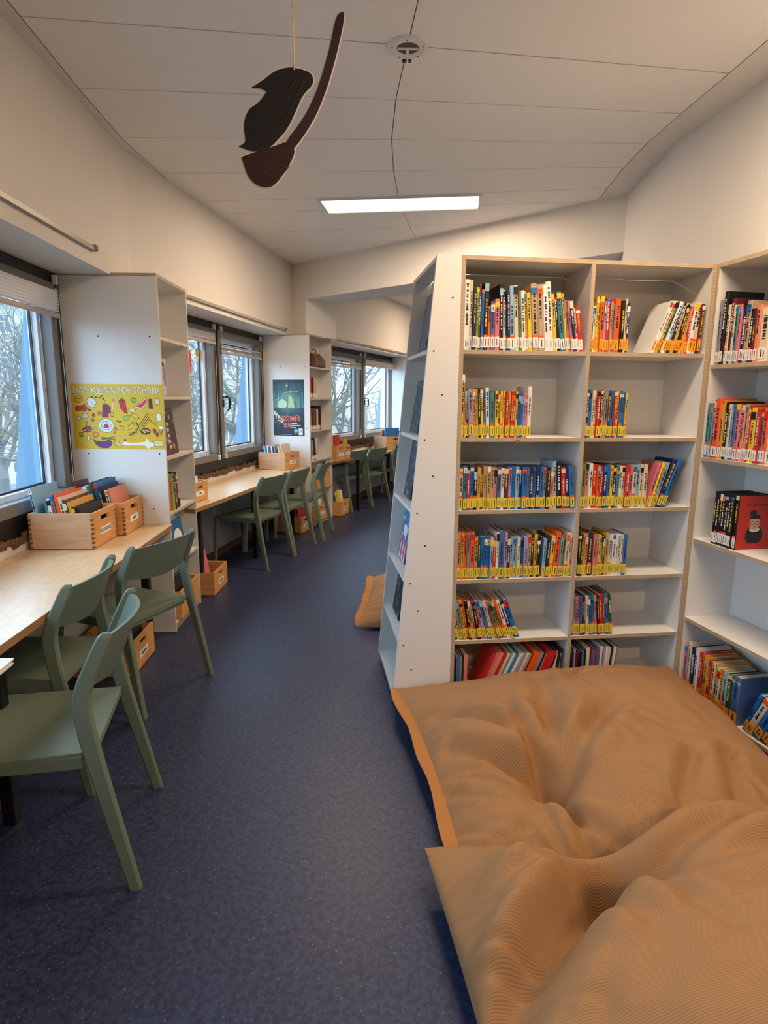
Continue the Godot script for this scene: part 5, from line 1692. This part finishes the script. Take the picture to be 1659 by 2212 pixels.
	# chillies
	blob(im, [Vector2(330, 116), Vector2(350, 106), Vector2(374, 116), Vector2(378, 150), Vector2(388, 206), Vector2(366, 200), Vector2(340, 168)], red)
	fline(im, [Vector2(356, 112), Vector2(360, 160), Vector2(378, 200)], 2.5, k)
	blob(im, [Vector2(336, 112), Vector2(352, 96), Vector2(372, 112), Vector2(354, 118)], Color(0.2, 0.48, 0.26))
	# tomato, melon slice, chocolate, egg
	blob(im, ell(436, 112, 20, 18), Color(0.55, 0.68, 0.35))
	fline(im, [Vector2(424, 96), Vector2(450, 100)], 4, Color(0.15, 0.3, 0.15))
	blob(im, [Vector2(436, 158), Vector2(484, 128), Vector2(524, 88), Vector2(528, 120), Vector2(516, 152), Vector2(490, 172), Vector2(460, 172)], Color(0.88, 0.88, 0.78))
	fpoly(im, [Vector2(446, 156), Vector2(488, 132), Vector2(520, 100), Vector2(522, 124), Vector2(508, 150), Vector2(484, 164)], Color(0.84, 0.20, 0.24))
	blob(im, [Vector2(542, 102), Vector2(564, 104), Vector2(566, 170), Vector2(540, 168)], Color(0.36, 0.20, 0.12))
	blob(im, ell(600, 122, 17, 23), Color(0.88, 0.85, 0.76))
	blob(im, ell(420, 176, 26, 13, 0.1, 0.0, PI), wht)
	# pear, leaf, rice sticks, fried egg, popcorn
	blob(im, [Vector2(352, 232), Vector2(372, 222), Vector2(404, 220), Vector2(386, 250), Vector2(366, 258), Vector2(352, 248)], Color(0.62, 0.74, 0.32))
	blob(im, [Vector2(412, 206), Vector2(444, 210), Vector2(468, 238), Vector2(434, 240)], Color(0.86, 0.80, 0.30))
	for i in 4:
		fline(im, [Vector2(466 + i * 9, 286 + i * 7), Vector2(524 + i * 6, 206 + i * 12)], 5, [Color(0.36, 0.22, 0.14), Color(0.55, 0.35, 0.25)][i % 2])
	blob(im, [Vector2(562, 222), Vector2(580, 204), Vector2(614, 202), Vector2(626, 226), Vector2(620, 256), Vector2(596, 258), Vector2(588, 234)], wht)
	fpoly(im, ell(582, 216, 13, 10), Color(0.92, 0.66, 0.16))
	for i in 4:
		blob(im, [Vector2(536 + i * 13, 252 + i * 8), Vector2(548 + i * 13, 248 + i * 8), Vector2(544 + i * 13, 266 + i * 8)], Color(0.86, 0.85, 0.6), 2)
	# bananas
	blob(im, [Vector2(322, 288), Vector2(346, 296), Vector2(386, 292), Vector2(412, 272), Vector2(420, 256), Vector2(426, 280), Vector2(412, 308), Vector2(374, 322), Vector2(342, 314)], Color(0.92, 0.78, 0.22))
	fline(im, [Vector2(330, 294), Vector2(376, 308), Vector2(420, 272)], 2.4, k)
	blob(im, [Vector2(440, 262), Vector2(462, 288), Vector2(462, 320), Vector2(440, 346), Vector2(402, 362), Vector2(386, 352), Vector2(420, 338), Vector2(444, 306)], Color(0.90, 0.74, 0.20))
	fline(im, [Vector2(442, 264), Vector2(458, 300), Vector2(436, 336), Vector2(392, 356)], 7, Color(0.25, 0.18, 0.1))
	# dark cake, strawberries, ice cream
	blob(im, ell(506, 330, 36, 22), Color(0.35, 0.18, 0.10))
	for q in [[488, 324], [508, 322], [524, 330], [500, 336]]:
		fpoly(im, ell(q[0], q[1], 9, 7), Color(0.88, 0.76, 0.45))
	for q in [[570, 326], [588, 352]]:
		blob(im, [Vector2(q[0] - 14, q[1] - 10), Vector2(q[0] + 14, q[1] - 8), Vector2(q[0] + 8, q[1] + 12), Vector2(q[0] - 4, q[1] + 16)], Color(0.78, 0.14, 0.16))
		fpoly(im, ell(q[0], q[1] - 12, 8, 4), Color(0.2, 0.4, 0.2))
	blob(im, [Vector2(600, 316), Vector2(630, 314), Vector2(616, 362)], Color(0.82, 0.52, 0.24))
	blob(im, ell(616, 304, 17, 14), wht)
	fline(im, [Vector2(298, 346), Vector2(322, 366), Vector2(362, 370), Vector2(398, 392), Vector2(412, 386)], 4, Color(0.62, 0.62, 0.58))
	blob(im, ell(356, 392, 8, 7), Color(0.7, 0.22, 0.18), 2)
	# spilled milk and carton
	fpoly(im, [Vector2(328, 424), Vector2(354, 404), Vector2(400, 414), Vector2(452, 410), Vector2(500, 404), Vector2(512, 376), Vector2(524, 402), Vector2(566, 418), Vector2(560, 434), Vector2(536, 440), Vector2(516, 456), Vector2(500, 432), Vector2(440, 426), Vector2(396, 430)], wht)
	blob(im, [Vector2(556, 396), Vector2(622, 396), Vector2(626, 436), Vector2(570, 438)], Color(0.90, 0.86, 0.60))
	fline(im, [Vector2(560, 412), Vector2(624, 412)], 2.5, k)
	return im

func forest_poster() -> Image:
	var W := 250
	var H := 407
	var im := Image.create(W, H, false, Image.FORMAT_RGB8)
	var n := FastNoiseLite.new()
	n.seed = 41
	n.frequency = 0.02
	n.fractal_octaves = 4
	for y in H:
		for x in W:
			var t := y / float(H)
			var c := Color(0.10, 0.25, 0.30).lerp(Color(0.05, 0.10, 0.16), smoothstep(0.45, 0.75, t))
			c = c.lerp(Color(0.04, 0.09, 0.12), smoothstep(0.12, 0.0, t))
			var g := exp(-(pow((x - 120) / 85.0, 2) + pow((y - 150) / 75.0, 2)))
			c = c.lerp(Color(0.62, 0.74, 0.62), g * 0.75)
			var v := n.get_noise_2d(x, y * 0.7)
			c = c.lerp(Color(0.20, 0.46, 0.46), clampf(v * 0.9, 0, 0.6) * (0.5 + 0.5 * sin(t * PI)))
			im.set_pixel(x, y, c)
	var r := RandomNumberGenerator.new()
	r.seed = 12
	# pale trunks and undergrowth in the clearing
	for i in 16:
		var x := 14 + i * 15.0
		var h := r.randf_range(60, 120)
		fpoly(im, [Vector2(x - 5, 200), Vector2(x - 1, 200 - h), Vector2(x + 2, 200 - h), Vector2(x + 5, 202)], Color(0.50, 0.66, 0.62).lerp(Color(0.14, 0.30, 0.34), r.randf() * 0.8))
	blob(im, [Vector2(34, 190), Vector2(40, 160), Vector2(70, 138), Vector2(104, 150), Vector2(116, 190), Vector2(90, 204), Vector2(48, 204)], Color(0.72, 0.80, 0.66), 0)
	blob(im, [Vector2(120, 200), Vector2(128, 120), Vector2(146, 112), Vector2(160, 150), Vector2(176, 200)], Color(0.70, 0.76, 0.52), 0)
	fline(im, [Vector2(10, 150), Vector2(60, 132), Vector2(96, 96), Vector2(150, 82), Vector2(206, 84)], 4, Color(0.62, 0.70, 0.56))
	fline(im, [Vector2(126, 0), Vector2(128, 40), Vector2(124, 78)], 6, Color(0.04, 0.06, 0.09))
	fpoly(im, ell(114, 42, 8, 12), Color(0.70, 0.58, 0.52))
	fpoly(im, ell(100, 148, 5, 7), Color(0.55, 0.33, 0.24))
	# winding pale path
	fpoly(im, [Vector2(0, 220), Vector2(16, 230), Vector2(48, 262), Vector2(90, 292), Vector2(66, 316), Vector2(38, 296), Vector2(12, 262), Vector2(0, 250)], Color(0.80, 0.80, 0.66))
	for i in 24:
		fpoly(im, ell(r.randf_range(8, 60), r.randf_range(262, 322), 5, 5), Color(0.10, 0.16, 0.2).lerp(Color(0.7, 0.7, 0.55), r.randf() * 0.5))
	for pass_ in 2:
		var w := 6.0 if pass_ == 0 else 4.0
		var c := Color(0.45, 0.10, 0.07) if pass_ == 0 else Color(0.93, 0.42, 0.30)
		letters(im, "BESTIMMER", Vector2(62, 262), Vector2(15, 36), 3.6, w, c, 4)
		letters(im, "SEIN", Vector2(80, 312), Vector2(14, 30), 4.2, w, c, 3)
	for q in [[146, 314, 40], [146, 328, 68], [146, 344, 34]]:
		var x := float(q[0])
		while x < q[0] + q[2]:
			var l := r.randf_range(3, 7)
			im.fill_rect(Rect2i(int(x), q[1], int(l), 6), Color(0.88, 0.90, 0.88))
			x += l + 1.4
	fpoly(im, ell(182, 374, 15, 18), Color(0.62, 0.72, 0.60))
	fpoly(im, ell(184, 382, 9, 8), Color(0.45, 0.25, 0.22))
	im.fill_rect(Rect2i(204, 352, 32, 48), Color(0.86, 0.88, 0.88))
	fline(im, [Vector2(210, 384), Vector2(222, 366), Vector2(230, 382)], 4, Color(0.35, 0.42, 0.55))
	im.fill_rect(Rect2i(60, 396, 86, 3), Color(0.65, 0.68, 0.68))
	fline(im, [Vector2(1, 1), Vector2(W - 2, 1), Vector2(W - 2, H - 2), Vector2(1, H - 2), Vector2(1, 1)], 4, Color(0.06, 0.10, 0.13))
	return im

func portrait_mat() -> StandardMaterial3D:
	if M.has("portrait"):
		return M["portrait"]
	var im := Image.create(150, 200, false, Image.FORMAT_RGB8)
	im.fill(Color(0.72, 0.17, 0.09))
	var sk := Color(0.80, 0.64, 0.52)
	var k := Color(0.10, 0.07, 0.07)
	fpoly(im, ell(72, 148, 37, 36), k)
	im.fill_rect(Rect2i(35, 178, 75, 8), Color(0.72, 0.17, 0.09))
	fpoly(im, ell(72, 126, 22, 9), Color(0.86, 0.84, 0.78))
	fpoly(im, ell(70, 102, 22, 26), sk)
	fpoly(im, ell(70, 86, 23, 17, 0, PI, TAU), k)
	fpoly(im, ell(60, 64, 15, 11), k)
	for x in [60, 81]:
		fline(im, ell(x, 102, 8, 7) + [Vector2(x + 8, 102)], 1.6, k)
	fline(im, [Vector2(66, 116), Vector2(75, 116)], 2, Color(0.6, 0.2, 0.2))
	for y in [14, 32]:
		var x := 28
		var r := RandomNumberGenerator.new()
		r.seed = y
		while x < 126:
			var l := r.randi_range(3, 9)
			im.fill_rect(Rect2i(x, y, l, 3 if y == 14 else 6), Color(0.42, 0.10, 0.06))
			x += l + 3
	return print_mat("portrait", im)

func arch_cover_mat() -> StandardMaterial3D:
	if M.has("arch_cover"):
		return M["arch_cover"]
	var im := Image.create(128, 144, false, Image.FORMAT_RGB8)
	im.fill(Color(0.10, 0.38, 0.58))
	fpoly(im, ell(64, 80, 46, 48, 0, PI, TAU) + [Vector2(110, 144), Vector2(18, 144)], Color(0.90, 0.90, 0.88))
	letters(im, "MEHR", Vector2(30, 70), Vector2(14, 26), 4.5, 6, Color(0.70, 0.10, 0.10), 1)
	fline(im, [Vector2(50, 112), Vector2(58, 126), Vector2(66, 112)], 4, Color(0.15, 0.15, 0.15))
	fline(im, [Vector2(72, 112), Vector2(80, 126), Vector2(88, 114)], 4, Color(0.15, 0.15, 0.15))
	return print_mat("arch_cover", im)

# loosely painted picture-book covers
func cover_art(i: int) -> StandardMaterial3D:
	var key := "cover_art_%d" % i
	if M.has(key):
		return M[key]
	var pal: Array = [
		[Color(0.42, 0.48, 0.60), Color(0.60, 0.55, 0.62), Color(0.25, 0.30, 0.42)], [Color(0.12, 0.25, 0.30), Color(0.55, 0.62, 0.62), Color(0.06, 0.12, 0.16)],
		[Color(0.10, 0.14, 0.26), Color(0.55, 0.60, 0.66), Color(0.05, 0.07, 0.12)], [Color(0.12, 0.42, 0.60), Color(0.84, 0.86, 0.88), Color(0.70, 0.16, 0.20)],
		[Color(0.12, 0.13, 0.15), Color(0.42, 0.46, 0.50), Color(0.05, 0.05, 0.06)], [Color(0.62, 0.50, 0.54), Color(0.80, 0.78, 0.80), Color(0.40, 0.36, 0.44)],
		[Color(0.70, 0.14, 0.18), Color(0.85, 0.70, 0.70), Color(0.30, 0.08, 0.10)], [Color(0.3, 0.3, 0.3), Color(0.6, 0.6, 0.6), Color(0.1, 0.1, 0.1)],
		[Color(0.10, 0.09, 0.09), Color(0.40, 0.30, 0.24), Color(0.42, 0.12, 0.10)]][i]
	var im := Image.create(96, 128, false, Image.FORMAT_RGB8)
	var n := FastNoiseLite.new()
	n.seed = 60 + i
	n.frequency = 0.035
	for y in 128:
		for x in 96:
			var v := n.get_noise_2d(x, y)
			var c: Color = pal[0].lerp(pal[2], clampf(y / 128.0 + v * 0.5 - 0.2, 0, 1))
			if v > 0.28:
				c = c.lerp(pal[1], 0.8)
			im.set_pixel(x, y, c)
	if i == 3:
		fpoly(im, ell(48, 52, 26, 16), pal[1])
		for k in 9:
			fpoly(im, [Vector2(6 + k * 10, 128), Vector2(8 + k * 10, 74 + (k * 7) % 16), Vector2(14 + k * 10, 72 + (k * 5) % 18), Vector2(16 + k * 10, 128)], [pal[2], pal[1], Color(0.85, 0.4, 0.42)][k % 3])
	if i == 8:
		for k in 14:
			fpoly(im, ell(8 + (k * 37) % 84, 8 + (k * 53) % 112, 6, 8), [Color(0.5, 0.3, 0.2), Color(0.55, 0.5, 0.42), Color(0.3, 0.08, 0.07)][k % 3])
		for k in 5:
			im.fill_rect(Rect2i(44, 40 + k * 16, 12, 9), Color(0.78, 0.74, 0.66))
	return print_mat(key, im)

func wall_prints() -> void:
	var Af := frame(Vector2(-1.34, -3.75), Vector2(-0.016, -1))
	var o := thing("poster", "yellow poster of drawn foods headed DAS KENN ICH SCHON on a white cabinet side", "poster", Af * Transform3D(Basis(Vector3.UP, -PI / 2), Vector3(-0.0012, 1.382, -0.274)))
	put(o, "print", picture_mesh(0.546, 0.390), print_mat("food_print", food_poster()))
	var Bf := frame(Vector2(-0.853, -7.05), Vector2(0.30, -0.954))
	o = thing("poster", "dark teal forest poster with red hand lettering on the second cabinet's side", "poster", Bf * Transform3D(Basis(Vector3.UP, -PI / 2), Vector3(-0.0012, 1.390, -0.265)))
	put(o, "print", picture_mesh(0.39, 0.635), print_mat("forest_print", forest_poster()))
	# paper decorations stuck on the second window
	var Wf := frame(bp(B2, 0.66, -0.35), B2[1], 0.845)
	o = thing("paper_balloon", "red paper hot-air balloon stuck on the second window's nearer pane", "decoration", Wf * Transform3D(Basis(), Vector3(0.80, 0.88, -0.053)))
	var st := stn()
	var pts := PackedVector2Array()
	for p in ell(0, 0.10, 0.10, 0.14):
		pts.append(p)
	extrude(st, pts, 0, 0.001)
	obj("envelope", st, mat("red_paper", Color(0.85, 0.25, 0.28), 0.8), o)
	st = stn()
	extrude(st, PackedVector2Array([Vector2(-0.05, -0.36), Vector2(0.03, -0.36), Vector2(0.07, -0.06), Vector2(-0.07, -0.06)]), 0, 0.001)
	obj("basket", st, mat("grey_paper", Color(0.48, 0.52, 0.60), 0.8), o)
	o = thing("paper_flower", "small cream paper flower stuck on the second window's nearer pane", "decoration", Wf * Transform3D(Basis(), Vector3(1.02, 1.05, -0.053)))
	st = stn()
	pts = PackedVector2Array()
	for i in 48:
		var a := TAU * i / 48.0
		var r := 0.055 + 0.012 * cos(a * 8)
		pts.append(Vector2(cos(a) * r, sin(a) * r))
	extrude(st, pts, 0, 0.001)
	obj("petals", st, mat("cream_paper", Color(0.90, 0.84, 0.62), 0.8), o)
	put(o, "centre", disc_mesh(0.02, 0.0016), mat("ochre_paper", Color(0.72, 0.52, 0.30), 0.8))

# ------------------------------------------------------------------ the cut-out hanging from the ceiling (its rider is left out)
func hanging() -> void:
	var z := -2.45
	var tr := Transform3D(Basis(), Vector3(-0.30, 2.42, z))
	var o := thing("hanging_cutout", "cardboard cut-out of a broom with a dark fluttering cloak, hanging by a cord", "mobile", tr)
	# points in metres, relative to the middle of the cut-out
	var smooth := func(p: PackedVector2Array, times: int) -> PackedVector2Array:
		# corners rounded off, sharp tips kept
		for t in times:
			var q := PackedVector2Array()
			for i in p.size():
				var a := p[i]
				var pr := p[(i - 1 + p.size()) % p.size()]
				var nx := p[(i + 1) % p.size()]
				if absf((a - pr).angle_to(nx - a)) > 1.5:
					q.append(a)
				else:
					q.append(a.lerp(pr, 0.25))
					q.append(a.lerp(nx, 0.25))
			p = q
		return p
	var P := func(a: Array) -> PackedVector2Array:
		var out := PackedVector2Array()
		for i in range(0, a.size(), 2):
			out.append(Vector2(a[i], a[i + 1] * 0.845 + 0.078))
		return out
	var stick: PackedVector2Array = P.call([0.118, 0.405, 0.146, 0.412, 0.142, 0.36, 0.11, 0.22, 0.075, 0.10, 0.03, -0.01, -0.05, -0.13, -0.10, -0.17, -0.08, -0.10, 0.0, 0.01, 0.05, 0.12, 0.095, 0.28])
	var hair: PackedVector2Array = P.call([-0.065, -0.085, -0.03, -0.12, -0.07, -0.20, -0.115, -0.265, -0.15, -0.272, -0.185, -0.262, -0.215, -0.225, -0.225, -0.185, -0.235, -0.15, -0.17, -0.125, -0.11, -0.105])
	var cloak: PackedVector2Array = P.call([-0.005, 0.195, 0.03, 0.18, 0.035, 0.14, -0.005, 0.10, -0.03, 0.04, -0.06, -0.03, -0.10, -0.08, -0.145, -0.125, -0.20, -0.125, -0.245, -0.105, -0.215, -0.095, -0.225, -0.02, -0.205, 0.04, -0.165, 0.065, -0.135, 0.11, -0.16, 0.125, -0.19, 0.125, -0.15, 0.15, -0.105, 0.19, -0.05, 0.205])
	var parts := [[stick, "stick", "broom_stick", 0.0], [hair, "bristles", "broom_hair", 0.0012], [cloak, "cloak", "cloak", -0.0012]]
	for q in parts:
		var st := stn()
		q[0] = smooth.call(q[0], 2)
		extrude(st, q[0], -0.002 + q[3], 0.002 + q[3])
		var part := obj(q[1], st, M[q[2]], o)
		# pale card showing as a cut edge all round
		var body: PackedVector2Array = q[0]
		if Geometry2D.is_polygon_clockwise(body):
			body.reverse()
		for wide in Geometry2D.offset_polygon(body, 0.0045, Geometry2D.JOIN_ROUND):
			if wide.size() > 12:
				st = stn()
				extrude(st, wide, -0.0035 + q[3], -0.0021 + q[3])
				obj("card_edge", st, M["card"], part)
	var st2 := stn()
	var Y := func(v: float) -> float: return v * 0.845 + 0.078
	for i in 9:
		var t := i / 8.0
		tube(st2, [Vector3(lerpf(-0.085, -0.05, t), Y.call(lerpf(-0.115, -0.125, t)), 0.0034), Vector3(lerpf(-0.16, -0.06, t), Y.call(lerpf(-0.145, -0.19, t)), 0.0038), Vector3(lerpf(-0.224, -0.118, t), Y.call(lerpf(-0.165, -0.258, t)), 0.0034)], [0.0016], 5)
	obj("bristle_lines", st2, mat("broom_light", Color(0.29, 0.15, 0.11), 0.8), o)
	st2 = stn()
	for q in [[0.0, 0.16, -0.06, 0.02, -0.16, -0.10], [-0.02, 0.17, -0.11, 0.04, -0.20, -0.09]]:
		tube(st2, [Vector3(q[0], Y.call(q[1]), 0.0012), Vector3(q[2], Y.call(q[3]), 0.0014), Vector3(q[4], Y.call(q[5]), 0.0012)], [0.0022], 5)
	obj("fold_lines", st2, mat("cloak_fold", Color(0.10, 0.04, 0.04), 0.7), o)
	var st3 := stn()
	var cp := []
	for i in 30:
		var y := lerpf(0.24, CEIL - 2.42, i / 29.0)
		cp.append(Vector3(-0.035 + 0.0012 * sin(i * 2.1), y, 0.0012 * cos(i * 2.1)))
	tube(st3, cp, [0.0028], 6)
	obj("cord", st3, M["cord"], o)

func small_things() -> void:
	# empty luminaire ring on the ceiling
	var o := thing("ceiling_ring", "round white lamp base without its lamp, on a ceiling seam", "fixture", Transform3D(Basis(), Vector3(0.088, CEIL, -2.965)))
	var st := stn()
	var prof := [[0.044, 0.0], [0.050, -0.010], [0.072, -0.013], [0.088, -0.010], [0.092, 0.0]]
	for i in prof.size() - 1:
		for k in 36:
			var a := TAU * k / 36.0
			var b := TAU * (k + 1) / 36.0
			var A := Vector3(cos(a), 0, sin(a))
			var B := Vector3(cos(b), 0, sin(b))
			quad_out(st, A * prof[i][0] + Vector3.UP * prof[i][1], B * prof[i][0] + Vector3.UP * prof[i][1], B * prof[i + 1][0] + Vector3.UP * prof[i + 1][1], A * prof[i + 1][0] + Vector3.UP * prof[i + 1][1], (A + B) * 0.034 + Vector3.UP * 0.02)
	obj("ring", st, mat("lamp_plastic", Color(0.86, 0.85, 0.84), 0.4), o)
	var d := put(o, "recess", disc_mesh(0.046, 0.003, 28), mat("recess", Color(0.32, 0.30, 0.22), 0.8), Vector3(0, -0.004, 0))
	d.rotation.x = PI / 2
	st = stn()
	cbx(st, Vector3(0, -0.009, 0), Vector3(0.088, 0.008, 0.012), 0.002)
	cbx(st, Vector3(0, -0.009, -0.02), Vector3(0.012, 0.008, 0.04), 0.002)
	obj("cross_bar", st, M["lamp_plastic"], o)
	st = stn()
	for k in 5:
		var a := TAU * k / 5.0 + 0.4
		bx(st, Vector3(cos(a) * 0.07, -0.0135, sin(a) * 0.07), Vector3(0.005, 0.002, 0.005))
	bx(st, Vector3(-0.012, -0.010, -0.088), Vector3(0.018, 0.012, 0.02))
	bx(st, Vector3(0.012, -0.010, -0.088), Vector3(0.012, 0.012, 0.02))
	obj("screws", st, M["dark_metal"], o)
	# papers lying over the desk edge, low at the picture's border
	o = thing("paper_stack", "stack of white printed papers jutting over the near desk's edge", "paper", Transform3D(Basis(Vector3.UP, 0.10), Vector3(-1.235, 0.7165, -1.58)))
	st = stn()
	for i in 5:
		bx(st, Vector3(rng.randf_range(-0.004, 0.004), 0.002 + i * 0.0042, 0), Vector3(0.30, 0.0036, 0.21), Basis(Vector3.UP, rng.randf_range(-0.03, 0.03)))
	obj("sheets", st, M["paper"], o)
	# tiny figures and tags standing at the shelf edges
	var A := frame(Vector2(0.333, -2.82), Vector2(cos(-0.125), sin(-0.125)))
	var bits := [[0.285, 1.303, 0.004, "brass", "tiny gold bead hanging at the tall bookcase's second shelf edge"], [0.455, 0.646, -0.02, "st_orange", "tiny orange and cream toy on the tall bookcase's fourth shelf"], [0.31, 0.337, -0.008, "st_yellow", "tiny yellow toy bead beside the leaning books on the fifth shelf"]]
	for b in bits:
		var t := thing("bead_toy", b[4], "toy", A * Transform3D(Basis(), Vector3(b[0], b[1], b[2])))
		st = stn()
		for q in [[0.0, 0.008, 0.008], [0.009, 0.006, 0.005]]:
			tube(st, [Vector3(q[0], q[1] - q[2], 0), Vector3(q[0], q[1] - q[2] * 0.6, 0), Vector3(q[0], q[1], 0), Vector3(q[0], q[1] + q[2] * 0.6, 0), Vector3(q[0], q[1] + q[2], 0)], [0.0005, q[2] * 0.8, q[2], q[2] * 0.8, 0.0005], 10)
		obj("beads", st, M[b[3]], t)
	# cord of a bookmark hanging from the display shelf
	o = thing("bookmark_ribbon", "thin dark ribbon hanging from the display shelf's second tier", "ribbon", A * Transform3D(Basis(), Vector3(-0.205, 1.326, -0.50)))
	st = stn()
	tube(st, [Vector3(0.02, 0.002, 0), Vector3(-0.004, 0.002, 0), Vector3(-0.007, -0.03, 0), Vector3(-0.005, -0.07, 0), Vector3(0.004, -0.085, 0)], [0.0022], 6)
	obj("ribbon", st, M["ink"], o)
